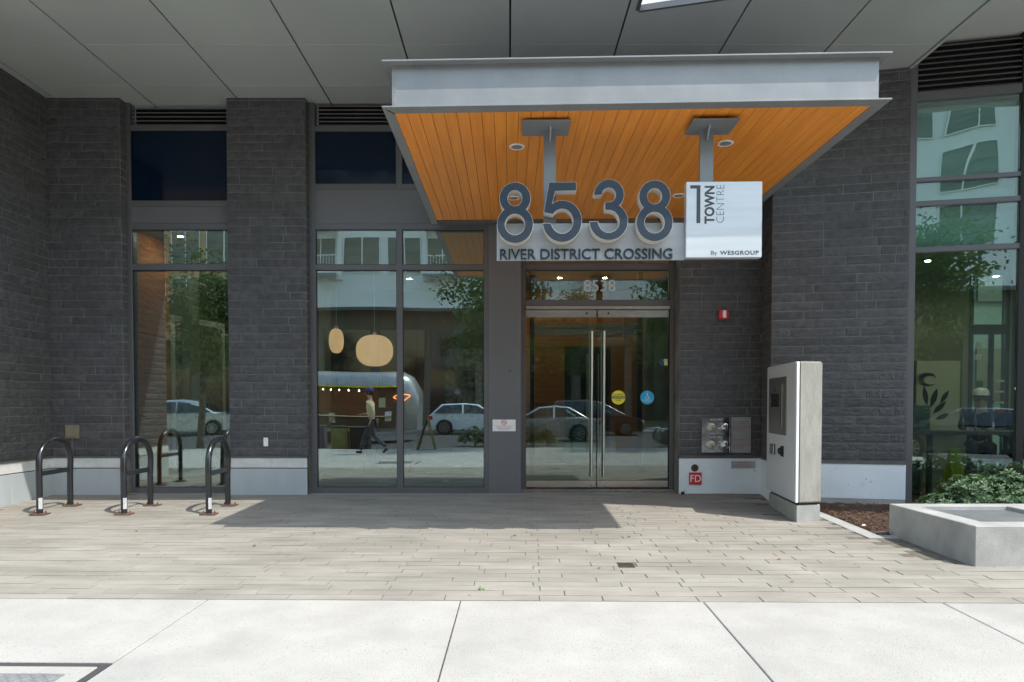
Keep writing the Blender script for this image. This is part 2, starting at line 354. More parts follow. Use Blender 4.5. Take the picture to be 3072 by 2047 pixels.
# sidewalk slabs
walk = MB().prism([(-16, -3.6), (16, -3.6), rotp(16, 0.0), rotp(-16, 0.0)], lambda x, y: gz(y) - 0.5, lambda x, y: gz(y) - 0.018).build('sidewalk', JOINTM); tag(walk, kind='structure')
us = [-16, -9.3, -7.8, -6.3, -4.85, -3.33, -1.85, -0.297, 1.18, 2.62, 4.1, 5.6, 7.1, 8.6, 16]
vs_ = [-0.003, -1.9, -3.4, -4.9, -6.4, -7.7]
for i in range(len(us) - 1):
    for j in range(len(vs_) - 1):
        a, b = us[i] + 0.0035, us[i + 1] - 0.0035; t, l = vs_[j] - 0.003, vs_[j + 1] + 0.003
        zt = lambda x, y: gz(y); zb = lambda x, y: gz(y) - 0.2
        if us[i] == -3.33 and j == 0:      # slab cut back around the tree pit cover
            MB().prism([rotp(a, -0.975), rotp(b, -0.975), rotp(b, t), rotp(a, t)], zb, zt).build('slab', CONC, walk, bevel=0.004)
            MB().prism([rotp(a, -1.897), rotp(b - 0.045, -1.897), rotp(b - 0.045, -1.02), rotp(a, -1.02)], zb, lambda x, y: gz(y) - 0.003).build('slab', CONC, walk, bevel=0.004)
            MB().prism([rotp(a, -1.018), rotp(b - 0.004, -1.018), rotp(b - 0.004, -0.977), rotp(a, -0.977)], zb, lambda x, y: gz(y) - 0.006).build('dark_border_strip', ASPH, walk)
            MB().prism([rotp(b - 0.043, -1.895), rotp(b - 0.004, -1.895), rotp(b - 0.004, -1.019), rotp(b - 0.043, -1.019)], zb, lambda x, y: gz(y) - 0.006).build('dark_border_strip', ASPH, walk)
            continue
        MB().prism([rotp(a, l), rotp(b, l), rotp(b, t), rotp(a, t)], zb, zt).build('slab', CONC, walk, bevel=0.004)
cover = thing('access_cover', (*rotp(-2.3, -1.4), gz(2.7)), 'steel checker-plate access cover set in the sidewalk inside a dark border', 'access cover')
c0 = MB().prism([rotp(-2.75, -1.85), rotp(-1.99, -1.85), rotp(-1.99, -1.115), rotp(-2.75, -1.115)], lambda x, y: gz(y) - 0.02, lambda x, y: gz(y) + 0.003); c0.build('plate', GRATE, cover, bevel=0.002)
c1 = MB()
for i in range(26):
    for j in range(24):
        u = -2.735 + i * 0.029; v = -1.83 + j * 0.03; d = 0.008 if (i + j) % 2 else -0.008
        x, y = rotp(u, v); c1.prism([(x - 0.009, y - d - 0.002), (x - 0.009 + 0.018, y + d - 0.002), (x + 0.009, y + d + 0.003), (x - 0.009, y - d + 0.003)], gz(y) + 0.003, gz(y) + 0.006)
t = c1.build('tread_pattern', GRATE, cover); t['kind'] = 'stuff'

kerb = MB().prism([(-30, -3.76), (30, -3.76), (30, -3.61), (-30, -3.61)], -0.6, -0.25).build('kerb', CONC2, bevel=0.01); tag(kerb, kind='structure')
road = MB().prism([(-120, -17.9), (120, -17.9), (120, -3.77), (-120, -3.77)], -0.8, -0.40).build('road', ASPH); tag(road, kind='structure')
kb2 = MB().prism([(-120, -18.1), (120, -18.1), (120, -17.95), (-120, -17.95)], -0.8, -0.26).build('kerb', CONC2, bevel=0.01); tag(kb2, kind='structure')
fw = MB().prism([(-120, -24.5), (120, -24.5), (120, -18.12), (-120, -18.12)], -0.8, -0.265).build('pavement', CONC); tag(fw, kind='structure')
gr = MB().prism([(-300, -300), (300, -300), (300, 300), (-300, 300)], -1.2, -0.9).build('ground', ASPH); tag(gr, kind='structure')

# ---------------------------------------------------------------- stone walls
SV = []
def stone_variant(seed):
    rnd = random.Random(seed); nx, nz = 10, 4
    vs = []; fs = []
    for j in range(nz + 1):
        for i in range(nx + 1):
            edge = i in (0, nx) or j in (0, nz)
            y = 0.0 if edge else -(0.0010 + rnd.random() * 0.0075)
            jx = 0 if i in (0, nx) else (rnd.random() - .5) * 0.05; jz = 0 if j in (0, nz) else (rnd.random() - .5) * 0.22
            if edge and i in (0, nx): jz = 0
            vs.append((i / nx + jx, y + (0.0015 * rnd.random() if edge else 0), j / nz + jz))
    for j in range(nz):
        for i in range(nx):
            a = j * (nx + 1) + i; fs.append((a, a + 1, a + nx + 2, a + nx + 1))
    b = len(vs); vs += [(0, 0.02, 0), (1, 0.02, 0), (1, 0.02, 1), (0, 0.02, 1)]
    fs += [tuple([b, b + 1] + [i for i in range(nx, -1, -1)]), tuple([b + 3] + [nz * (nx + 1) + i for i in range(nx + 1)] + [b + 2]),
           tuple([b] + [j * (nx + 1) for j in range(nz + 1)] + [b + 3]), tuple([b + 1, b + 2] + [j * (nx + 1) + nx for j in range(nz, -1, -1)])]
    me = bpy.data.meshes.new('stone'); me.from_pydata(vs, [], fs)
    me.materials.append(STONE); return me
for s_ in range(16): SV.append(stone_variant(s_))
HC = 0.1007
def stone_wall(name, label, p0, p1, z0, z1, cat, seed, thick=0.3, lens=0.47, group=None, cap0=0.05, cap1=0.05, z_stone0=0.462, zone=None, ext0=0.0, ext1=0.0):
    """p0 -> p1 runs left to right seen from outside; the face stands proud of the mortar bed"""
    p0 = Vector(p0).to_3d(); p1 = Vector(p1).to_3d(); d = (p1 - p0); Lw = d.length; d.normalize(); n = Vector((d.y, -d.x, 0))
    t = thing(name, (p0.x, p0.y, 0), label, cat, group)
    rz = math.atan2(d.y, d.x)
    q = lambda a, b: (p0 + d * a - n * b)[:2]
    MB().prism([q(-ext0, 0.0008), q(Lw + ext1, 0.0008), q(Lw + ext1, thick), q(-ext0, thick)], z0, z1).build('mortar_bed', MORTAR, t)
    rnd = random.Random(seed); z = z_stone0; c = 0
    while z < z1 - 0.01:
        h = min(HC, z1 - z); pat = c % 4 if rnd.random() < 0.8 else rnd.randint(0, 3)
        xs = [0]; a = lens * (0.62, 0.98, 0.34, 0.80)[pat]
        if a < Lw - 0.08: xs.append(a)
        while xs[-1] + lens * 1.15 < Lw:
            xs.append(xs[-1] + lens * rnd.choice((0.92, 1.0, 1.0, 1.06)))
            if rnd.random() < 0.12 and xs[-1] + lens * 0.3 < Lw: xs.append(xs[-1] + lens * 0.3)
        xs.append(Lw)
        for i in range(len(xs) - 1):
            a, b = xs[i], xs[i + 1]
            if b - a < 0.03: continue
            if zone and not zone(a, b, z): continue
            o = bpy.data.objects.new('stone', rnd.choice(SV)); C.objects.link(o); o.parent = t
            pp = d * (a + 0.0034) + n * (0.0004 + rnd.random() * 0.002)
            o.location = (pp.x, pp.y, z + 0.0034); o.scale = (b - a - 0.0068, 1, h - 0.0068); o.rotation_euler = (0, 0, rz)
        z += h; c += 1
    t['_L'] = Lw
    return t, q
ZS = 4.829
def plinth_metal(t, q, L, a0=0.0, b0=None, lo=-0.12):
    b0 = L if b0 is None else b0
    MB().prism([q(a0, -0.030), q(b0, -0.030), q(b0, 0.05), q(a0, 0.05)], 0.444, 0.461).build('flashing', FLASH, t)
    MB().prism([q(a0, -0.022), q(b0, -0.022), q(b0, 0.05), q(a0, 0.05)], 0.322, 0.4435).build('plinth_cap', CAPW, t, bevel=0.003)
    MB().prism([q(a0, -0.014), q(b0, -0.014), q(b0, 0.05), q(a0, 0.05)], 0.3125, 0.3215).build('plinth_reveal', GASKET, t)
    MB().prism([q(a0, -0.020), q(b0, -0.020), q(b0, 0.05), q(a0, 0.05)], lo, 0.312).build('plinth_panel', PLPANEL, t, bevel=0.002)
# left wall, perpendicular to the street front
t, q = stone_wall('stone_wall', 'long dark split-stone wall running back to the corner behind the first bike rack', (-5.636, 5.9), (-5.636, 8.40), -0.2, ZS, 'wall', 11, lens=0.46, ext1=0.3)
plinth_metal(t, q, 2.5, 0, 2.479, -0.25)
wallA = t
t, q = stone_wall('stone_pilaster', 'dark split-stone pier in the corner with a beige box low on it', (-5.636, 8.40), (-4.742, 8.40), -0.2, ZS, 'pilaster', 12, lens=0.44, thick=0.35)
plinth_metal(t, q, 0.894)
for k in range(4): 
    pass
pilA = t
t, q = stone_wall('stone_pilaster', 'dark split-stone pier between the two lobby windows with a small white plate', (-3.440, 8.40), (-2.486, 8.40), -0.2, ZS, 'pilaster', 13, lens=0.44, thick=0.35)
plinth_metal(t, q, 0.954)
pilB = t
# return faces of the piers (toward the entrance)
for par, x, sd in ((pilA, -4.742, 5), (pilB, -2.486, 6)):
    rnd = random.Random(sd); z = 0.462; k = 0
    while z < ZS - 0.01:
        h = min(HC, ZS - z); o = bpy.data.objects.new('stone', rnd.choice(SV)); C.objects.link(o); o.parent = par
        o.location = (x + 0.0 - ORG[par.name].x, 0.004, z + 0.0028); o.scale = (0.125, 0.6, h - 0.0056); o.rotation_euler = (0, 0, R(90)); z += h
t, q = stone_wall('stone_wall', 'short dark split-stone wall beside the glass doors with the fire alarm and hose inlets', (2.116, 8.50), (3.14, 8.50), -0.2, ZS, 'wall', 14, lens=0.44)
for nm, a, b, zz0, zz1, m, off in (('flashing', 0, 1.024, 0.430, 0.461, FLASH, -0.02), ('plinth', -0.0, 1.024, -0.12, 0.4295, PAINTC, -0.012)):
    MB().prism([q(a, off), q(b, off), q(b, 0.05), q(a, 0.05)], zz0, zz1).build(nm, m, t, bevel=0.003)
wallC = t
t, q = stone_wall('stone_wall', 'narrow stone return turning the corner behind the intercom kiosk', (3.14, 8.50), (3.045, 7.944), -0.2, ZS, 'wall', 15, lens=0.42, thick=0.25)
MB().prism([q(0.01, -0.02), q(0.56, -0.02), q(0.56, 0.05), q(0.01, 0.05)], 0.430, 0.461).build('flashing', FLASH, t)
MB().prism([q(0.013, -0.012), q(0.562, -0.012), q(0.562, 0.05), q(0.013, 0.05)], -0.12, 0.4295).build('plinth', PAINTC, t, bevel=0.003)
wallR = t
DL = lambda x: 8.60 - 0.2155 * x
t, q = stone_wall('stone_wall', 'wide angled dark split-stone wall between the intercom kiosk and the cafe window', (3.045, DL(3.045)), (4.445, DL(4.445)), -0.2, ZS, 'wall', 16, lens=0.56, thick=0.3)
Lw = t['_L']
MB().prism([q(0, -0.025), q(Lw, -0.025), q(Lw, 0.05), q(0, 0.05)], 0.430, 0.461).build('flashing', FLASH, t)
MB().prism([q(-0.012, -0.014), q(Lw, -0.014), q(Lw, 0.05), q(-0.012, 0.05)], 0.030, 0.4295).build('plinth', PAINTC, t, bevel=0.003)
MB().prism([q(-0.012, -0.010), q(Lw, -0.010), q(Lw, 0.05), q(-0.012, 0.05)], -0.2, 0.0295).build('plinth_footing', CONC2, t)
wallD = t

# ---------------------------------------------------------------- framed windows
def frame_bars(par, bars, y0, y1, m=FRAME):
    for (x0, x1, z0, z1) in bars: box('frame_member', x0, x1, y0, y1, z0, z1, m, par, bevel=0.0025)
def louver(par, x0, x1, y, z0, z1, n):
    box('louver_back', x0, x1, y + 0.09, y + 0.10, z0, z1, GASKET, par)
    h = (z1 - z0) / n
    for k in range(n):
        z = z0 + k * h
        MB().add([(x0, y + 0.01, z), (x1, y + 0.01, z), (x1, y + 0.08, z + h * 0.8), (x0, y + 0.08, z + h * 0.8),
                  (x0, y + 0.006, z + 0.012), (x1, y + 0.006, z + 0.012), (x1, y + 0.08, z + h * 0.8 + 0.004), (x0, y + 0.08, z + h * 0.8 + 0.004)],
                 [(0, 1, 2, 3), (4, 7, 6, 5), (0, 4, 5, 1), (3, 2, 6, 7), (0, 3, 7, 4), (1, 5, 6, 2)]).build('slat', FLASH, par)
def pane(par, x0, x1, y, z0, z1, m, name='pane'):
    box(name, x0, x1, y + 0.030, y + 0.036, z0, z1, m, par)
    g = MB(); e = 0.006
    g.box(x0, x1, y + 0.018, y + 0.029, z1 - e, z1).box(x0, x1, y + 0.018, y + 0.029, z0, z0 + e).box(x0, x0 + e, y + 0.018, y + 0.029, z0 + e, z1 - e).box(x1 - e, x1, y + 0.018, y + 0.029, z0 + e, z1 - e)
    g.build('gasket', GASKET, par)
YW = 8.53
w1 = thing('storefront_window', (-4.1, YW, 0), 'narrow tall lobby window in grey frame between the corner pier and next pier', 'window')
frame_bars(w1, [(-4.741, -4.690, -0.05, ZS), (-4.690, -3.44, 4.488, 4.552), (-4.690, -3.44, 3.559, 3.629), (-4.690, -3.44, 3.272, 3.345), (-4.690, -3.44, 2.772, 2.846), (-4.690, -3.44, -0.05, 0.060)], YW, YW + 0.12)
louver(w1, -4.66, -3.44, YW, 4.552, 4.80, 5)
box('spandrel_panel', -4.690, -3.44, YW + 0.012, YW + 0.03, 3.345, 3.559, PANELG, w1)
pane(w1, -4.690, -3.44, YW, 3.629, 4.488, DEEPB, 'dark_pane'); pane(w1, -4.690, -3.44, YW, 2.846, 3.272, GLASS); pane(w1, -4.690, -3.44, YW, 0.060, 2.772, GLASS)
w2 = thing('storefront_window', (-1.4, YW, 0), 'wide lobby window with paper lantern lamps behind it beside the entrance', 'window')
frame_bars(w2, [(-2.484, -2.404, -0.05, ZS), (-1.402, -1.327, -0.05, 3.345), (-1.402, -1.327, 3.77, 4.545), (-0.314, -0.262, -0.05, 3.345), (-0.314, -0.262, 3.77, 4.545)], YW, YW + 0.12)
for a, b in ((-2.404, -1.402), (-1.327, -0.314)):
    frame_bars(w2, [(a, b, 3.272, 3.345), (a, b, 2.772, 2.840), (a, b, -0.05, 0.060), (a, b, 4.478, 4.545), (a, b, 3.77, 3.835)], YW + 0.001, YW + 0.12)
    pane(w2, a, b, YW, 3.835, 4.478, DEEPB, 'dark_pane'); pane(w2, a, b, YW, 2.840, 3.272, GLASS); pane(w2, a, b, YW, 0.060, 2.772, GLASS)
louver(w2, -2.38, -0.262, YW, 4.546, ZS, 6)
box('spandrel_panel', -2.404, 0.15, YW + 0.010, YW + 0.03, 3.3455, 3.7695, PANELG, w2)
lk = MB().lathe([(0.0001, 0), (0.011, 0), (0.013, 0.004), (0.013, 0.012)], (-2.446, YW - 0.010, 1.10), 14, 'y').build('round_button', CHROME, w2)
colp = thing('cladding_panel', (-0.05, YW, 0), 'plain grey metal column cover between the wide window and glass doors', 'wall panel')
box('panel', -0.2615, 0.149, YW + 0.004, YW + 0.16, -0.05, 3.345, PANELG, colp, bevel=0.003)
box('panel', -0.2615, 0.149, YW + 0.004, YW + 0.16, 3.770, ZS, PANELG, colp, bevel=0.003)
MB().lathe([(0.0001, 0), (0.010, 0), (0.010, 0.006)], (0.011, YW - 0.002, 1.516), 12, 'y').build('key_button', GASKET, colp)
ns = thing('no_smoking_sign', (-0.06, YW, 0.84), 'white no-smoking notice on the grey column cover', 'sign')
box('plate', -0.207, 0.081, YW - 0.002, YW + 0.0035, 0.766, 0.912, WHITE, ns)
MB().tube([(-0.063 + 0.031 * math.cos(a), YW - 0.003, 0.876 + 0.031 * math.sin(a)) for a in [k * math.pi / 12 for k in range(24)]], 0.0034, 6, closed=True).build('prohibition_ring', RED, ns)
MB().tube([(-0.084, YW - 0.004, 0.897), (-0.042, YW - 0.004, 0.855)], 0.003, 6).build('prohibition_bar', RED, ns)
MB().box(-0.088, -0.042, YW - 0.0032, YW - 0.002, 0.871, 0.877).tube([(-0.05, YW - 0.003, 0.882), (-0.045, YW - 0.003, 0.890), (-0.052, YW - 0.003, 0.896)], 0.0015, 5).build('cigarette', INK, ns)
box('rule', -0.19, 0.07, YW - 0.0028, YW - 0.002, 0.834, 0.8355, INK, ns)
text('lettering', 'SMOKING IS PROHIBITED', RED, ns, -0.063, 0.812, YW - 0.0025, 0.020, 0.0003, 'CENTER', width=0.19)
text('lettering', 'WITHIN 6 METRES OF ENTRANCE', INK, ns, -0.063, 0.795, YW - 0.0025, 0.014, 0.0003, 'CENTER', width=0.18)
text('lettering', 'WINDOW OR AIR INTAKE', INK, ns, -0.063, 0.782, YW - 0.0025, 0.012, 0.0003, 'CENTER', width=0.13)

# ---------------------------------------------------------------- entrance doors
YD = 8.75
ent = thing('entrance_doors', (1.12, YD, 0), 'double glass entrance doors with long steel pulls under a glass transom', 'door')
frame_bars(ent, [(0.150, 0.211, -0.03, ZS), (2.052, 2.113, -0.03, ZS), (0.211, 2.052, 2.816, 2.895), (0.211, 2.052, 2.352, 2.432)], YD - 0.02, YD + 0.10)
box('spandrel_panel', 0.211, 2.052, YD + 0.0, YD + 0.03, 3.20, ZS, PANELG, ent)
pane(ent, 0.211, 2.052, YD - 0.01, 2.895, 3.20, GLASSD, 'transom_pane'); pane(ent, 0.211, 2.052, YD - 0.01, 2.432, 2.816, GLASSD, 'transom_pane')
box('door_header', 0.214, 2.045, YD - 0.05, YD + 0.06, 2.309, 2.3515, STAIN, ent, bevel=0.002)
for s_, (a, b) in enumerate(((0.217, 1.114), (1.128, 2.035))):
    lf = MB().box(a, b, YD - 0.004, YD + 0.008, 0.126, 2.210).build('door_leaf', GLASSD, ent)
    box('top_rail', a, b, YD - 0.022, YD + 0.026, 2.2105, 2.303, STAIN, lf, bevel=0.003)
    box('bottom_rail', a, b, YD - 0.022, YD + 0.026, 0.040, 0.1255, STAIN, lf, bevel=0.003)
    hx = 1.051 if s_ == 0 else 1.206
    MB().tube([(hx, YD - 0.075, 0.167), (hx, YD - 0.075, 2.03)], 0.0135, 14).build('pull_handle', PULL, lf, smooth=True)
    MB().tube([(hx - 0.019, YD + 0.07, 0.167), (hx - 0.019, YD + 0.07, 2.03)], 0.0115, 12).tube([(hx, YD - 0.075, 0.35), (hx, YD + 0.07, 0.35)], 0.008, 8).tube([(hx, YD - 0.075, 1.85), (hx, YD + 0.07, 1.85)], 0.008, 8).build('pull_handle', PULL, lf, smooth=True)
    lx = 0.985 if s_ == 0 else 1.265
    MB().lathe([(0.0001, 0), (0.012, 0), (0.012, 0.006)], (lx, YD - 0.028, 2.26), 12, 'y').build('lock_cylinder', GASKET, lf)
MB().lathe([(0.0001, 0), (0.016, 0), (0.018, 0.006)], (1.05, YD - 0.028, 0.062), 14, 'y').build('lock_cylinder', CHROME, ent)
box('threshold', 0.150, 2.113, YD - 0.10, YD + 0.08, -0.02, 0.020, STAIN, ent, bevel=0.003)
box('door_jamb', 2.040, 2.0515, YD - 0.015, YD + 0.02, 0.02, 2.305, GASKET, ent)
text('transom_number', '8538', mat('frosted_vinyl', (0.62, 0.66, 0.64), rough=0.6), ent, 0.945, 2.545, YD + 0.012, 0.21, 0.0004, 'LEFT', width=0.405)
stk = thing('caution_sticker', (1.40, YD, 1.19), 'round yellow and black automatic door caution sticker on the glass', 'sticker')
def disc(par, name, cx, y, cz, r_, m, n=40): return MB().lathe([(0.0001, 0), (r_, 0), (r_, 0.0008), (0.0001, 0.0008)], (cx, y, cz), n, 'y').build(name, m, par)
disc(stk, 'disc', 1.398, YD - 0.0068, 1.19, 0.090, YELL)
box('caution_band', 1.309, 1.487, YD - 0.0082, YD - 0.0069, 1.172, 1.208, INK, stk)
text('lettering', 'CAUTION', YELL, stk, 1.398, 1.177, YD - 0.0086, 0.036, 0.0003, 'CENTER', width=0.165, bold=0.0006)
text('lettering', 'AUTOMATIC', INK, stk, 1.398, 1.217, YD - 0.0072, 0.030, 0.0003, 'CENTER', width=0.14, bold=0.0005)
text('lettering', 'DOOR', INK, stk, 1.398, 1.143, YD - 0.0072, 0.030, 0.0003, 'CENTER', width=0.072, bold=0.0005)
stk = thing('access_sticker', (1.77, YD, 1.19), 'round blue wheelchair access sticker on the glass door', 'sticker')
disc(stk, 'disc', 1.768, YD - 0.0068, 1.19, 0.088, BLUE)
yy = YD - 0.0088
MB().lathe([(0.0001, 0), (0.0085, 0), (0.0085, 0.001)], (1.766, yy, 1.238), 14, 'y').tube([(1.766, yy, 1.226), (1.769, yy, 1.200), (1.787, yy, 1.199), (1.795, yy, 1.178), (1.801, yy, 1.178)], 0.0032, 6).tube([(1.767, yy, 1.214), (1.783, yy, 1.214)], 0.0025, 6).tube([(1.768 + 0.021 * math.cos(a), yy, 1.190 + 0.021 * math.sin(a)) for a in [R(140 + k * 18) for k in range(12)]], 0.0026, 6).build('wheelchair_symbol', WHITE, stk)
text('lettering', 'ACCESS SWITCH', WHITE, stk, 1.768, 1.150, yy, 0.018, 0.0003, 'CENTER', width=0.135)
text('lettering', 'TO OPERATE', WHITE, stk, 1.768, 1.132, yy, 0.016, 0.0003, 'CENTER', width=0.085)
text('lettering', 'PRESS', WHITE, stk, 1.768, 1.257, yy, 0.010, 0.0003, 'CENTER', width=0.035)
stk = thing('security_sticker', (1.98, YD, 1.64), 'small square blue, white and yellow sticker high on the door glass', 'sticker')
box('blue_field', 1.930, 1.984, YD - 0.0075, YD - 0.0062, 1.600, 1.680, NAVY, stk); box('white_field', 1.9845, 2.000, YD - 0.0075, YD - 0.0062, 1.600, 1.680, WHITE, stk); box('yellow_field', 2.0005, 2.026, YD - 0.0075, YD - 0.0062, 1.600, 1.680, YELL, stk)
MB().lathe([(0.0001, 0), (0.017, 0), (0.017, 0.001)], (1.992, YD - 0.0092, 1.660), 18, 'y').build('round_mark', WHITE, stk); MB().lathe([(0.0001, 0), (0.009, 0), (0.009, 0.001)], (1.992, YD - 0.0108, 1.660), 14, 'y').build('round_mark', INK, stk)

# ---------------------------------------------------------------- main soffit
def FR(x): return 5.2 if x < -3.33 else 6.235 if x < 1.228 else 6.575 - 0.26 * (x - 1.228)  # far-left front edge is invented, pushed forward out of view to shade the left wall
sof = thing('soffit', (0, 7.2, ZS), 'dark grey metal panel underside of the building overhanging the entrance', 'soffit')
JX = [-7.75, -6.645, -5.538, -4.43, -3.318, -2.206, -1.098, 0.010, 1.122, 2.230, 3.335, 4.425]
rows = [(None, 7.172), (7.172, 8.077), (8.077, 9.2)]
for i in range(len(JX) - 1):
    a, b = JX[i] + 0.009, JX[i + 1] - 0.009
    for j, (r0, r1) in enumerate(rows):
        g = 0.0018; y1 = r1 - g
        if j == 0:
            if b < -3.3: pl = [(a, 5.2), (b, 5.2), (b, y1), (a, y1)]  # unseen forward panels, added to keep the sun off the left wall
            elif a < 1.228 < b: pl = [(a, 6.235), (1.228, 6.235), (1.228, 6.575), (b, FR(b)), (b, y1), (a, y1)]
            else: pl = [(a, FR(a)), (b, FR(b)), (b, y1), (a, y1)]
        else: pl = [(a, r0 + g), (b, r0 + g), (b, y1), (a, y1)]
        if b < -5.7 and j == 2: continue
        MB().prism(pl, ZS + random.random() * 0.0015, ZS + 0.03).build('soffit_panel', SOFFIT, sof, bevel=0.0015)
MB().prism([(-7.9, 6.30), (1.19, 6.30), (1.19, 6.64), (4.42, FR(4.42) + 0.07), (4.42, 9.2), (-7.9, 9.2)], ZS + 0.034, ZS + 0.2).build('soffit_deck', GASKET, sof)
tr = MB().prism([(1.2285, 6.575), (4.43, FR(4.43)), (4.43, FR(4.43) - 0.03), (1.2285, 6.545)][::-1], ZS - 0.012, ZS + 0.045).build('fascia_trim', FRAME, sof)
box('fascia_trim', 1.196, 1.228, 6.205, 6.5445, ZS - 0.012, ZS + 0.045, FRAME, sof); box('fascia_trim', -3.31, 1.1955, 6.205, 6.2345, ZS - 0.012, ZS + 0.045, FRAME, sof)
box('soffit_deck', -7.9, -3.33, 5.2, 6.239, ZS + 0.034, ZS + 0.33, GASKET, sof)  # deck over the added unseen panels, blocks sun toward the left wall
box('edge_lip', 4.426, 4.458, 5.72, 7.66, ZS - 0.016, 5.099, SOFFIT, sof)
usf = MB().prism([(4.46, 5.6), (9, 4.6), (9, 9.2), (4.46, 9.2)], 5.10, 5.16).build('soffit', SOFFL); tag(usf, 'light grey higher soffit above the cafe louvres', 'soffit')
upb = thing('upper_facade', (0, 8, 5.2), 'white clad upper storeys of the building above the soffit', 'facade')
MB().prism([(-9, 6.24), (1.232, 6.24), (1.232, 6.578), (4.44, 5.745), (4.44, 5.78), (1.20, 6.62), (1.20, 6.28), (-9, 6.28)], ZS + 0.0455, 5.1645).build('cladding', WHITEM, upb)
MB().prism([(-9, 6.24), (1.232, 6.24), (1.232, 6.578), (4.44, 5.745), (9, 4.60), (9, 14), (-9, 14)], 5.165, 12.5).build('cladding', WHITEM, upb)
for k in range(5):
    box('window', -7.6 + k * 1.75, -6.5 + k * 1.75, 6.228, 6.239, 6.3, 8.3, DEEPB, upb)

# ---------------------------------------------------------------- canopy
YF0, YF1 = 5.150, 5.092; XL, XR = -0.950, 2.825; p_ = 0.066; YB = 8.44
fy = lambda x: YF0 + (YF1 - YF0) * (x - XL) / (XR - XL)
can = thing('entrance_canopy', (0.94, 6.8, 3.31), 'steel channel canopy with an orange cedar plank ceiling over the doors', 'canopy')
ZB, ZT = 3.316, 3.655
for nm, zz in (('bottom_flange', ZB), ('top_flange', ZT)):
    for pl in ([(XL, fy(XL)), (XR, fy(XR)), (XR - 0.095, fy(XR) + 0.115), (XL + 0.075, fy(XL) + 0.115)], [(XL, fy(XL)), (XL + 0.075, fy(XL) + 0.115), (XL + 0.075, YB), (XL, YB)], [(XR - 0.095, fy(XR) + 0.115), (XR, fy(XR)), (XR, YB - 0.5), (XR - 0.095, YB - 0.5)]):
        MB().prism(pl, lambda x, y, zz=zz: zz + 0.009 * (x - XL), lambda x, y, zz=zz: zz + 0.011 + 0.009 * (x - XL)).build(nm, STEEL, can, bevel=0.0015)
zt0 = lambda x, y: ZB + 0.0115 + 0.009 * (x - XL); zt1 = lambda x, y: ZT - 0.0005 + 0.009 * (x - XL)
MB().prism([(XL + p_, fy(XL) + p_), (XR - p_, fy(XR) + p_), (XR - p_, fy(XR) + p_ + 0.012), (XL + p_, fy(XL) + p_ + 0.012)], zt0, zt1).build('front_web', STEEL, can)
MB().prism([(XL + p_, fy(XL) + p_ + 0.0125), (XL + p_ + 0.012, fy(XL) + p_ + 0.0125), (XL + p_ + 0.012, YB), (XL + p_, YB)], zt0, zt1).build('side_web', STEEL, can)
MB().prism([(XR - p_ - 0.012, fy(XR) + p_ + 0.0125), (XR - p_, fy(XR) + p_ + 0.0125), (XR - p_, YB - 0.5), (XR - p_ - 0.012, YB - 0.5)], zt0, zt1).build('side_web', STEEL, can)
MB().prism([(XL + 0.05, 5.3), (XR - 0.05, 5.3), (XR - 0.05, YB - 0.5), (2.12, YB - 0.02), (XL + 0.05, YB - 0.02)], ZT - 0.08, ZT - 0.05).build('roof_deck', FRAME, can)
wl = MB()
for k in range(26): wl.box(XL + p_ + 0.010 + random.random() * 0.006, XL + p_ + 0.017 + random.random() * 0.007, fy(XL) + p_ - 0.004, fy(XL) + p_ + 0.002, ZB + 0.03 + k * 0.009, ZB + 0.036 + k * 0.009)
wo = wl.build('weld_bead', WELD, can); wo['kind'] = 'stuff'
wl = MB()
for k in range(30):
    t_ = random.random(); wl.box(XL + 0.02 + t_ * 0.05, XL + 0.03 + t_ * 0.05 + random.random() * 0.012, fy(XL) + 0.03 + t_ * 0.08, fy(XL) + 0.04 + t_ * 0.08, ZB - 0.003, ZB + 0.001)
for yy in (5.75, 5.95, 6.05, 6.15, 6.3): wl.box(XL + 0.068, XL + 0.082, yy, yy + 0.03 + random.random() * 0.03, ZB - 0.004, ZB + 0.003)
wo = wl.build('weld_bead', WELD, can); wo['kind'] = 'stuff'
NP = 38; pw = (XR - 0.088 - (XL + 0.072)) / NP
for i in range(NP):
    x0 = XL + 0.072 + i * pw; x1 = x0 + pw; z = ZB + 0.006 + 0.009 * (x0 - XL) + random.random() * 0.0008
    yb = 8.295 if x1 < 2.12 else 8.10
    if x1 > 2.12: yb = min(8.295, 8.47)
    MB().prism([(x0 + 0.0013, fy(x0) + 0.105), (x1 - 0.0013, fy(x1) + 0.105), (x1 - 0.0013, yb), (x0 + 0.0013, yb)], z, z + 0.015).build('cedar_plank', WOOD, can, bevel=0.0022)
MB().prism([(XL + 0.06, 5.27), (XR - 0.07, 5.2), (XR - 0.07, 8.3), (XL + 0.06, 8.3)], ZB + 0.058, ZB + 0.08).build('ceiling_backing', GASKET, can)
box('rear_beam', XL + 0.075, 2.9, 8.2965, 8.43, ZB - 0.01, ZB + 0.20, FLASH, can)
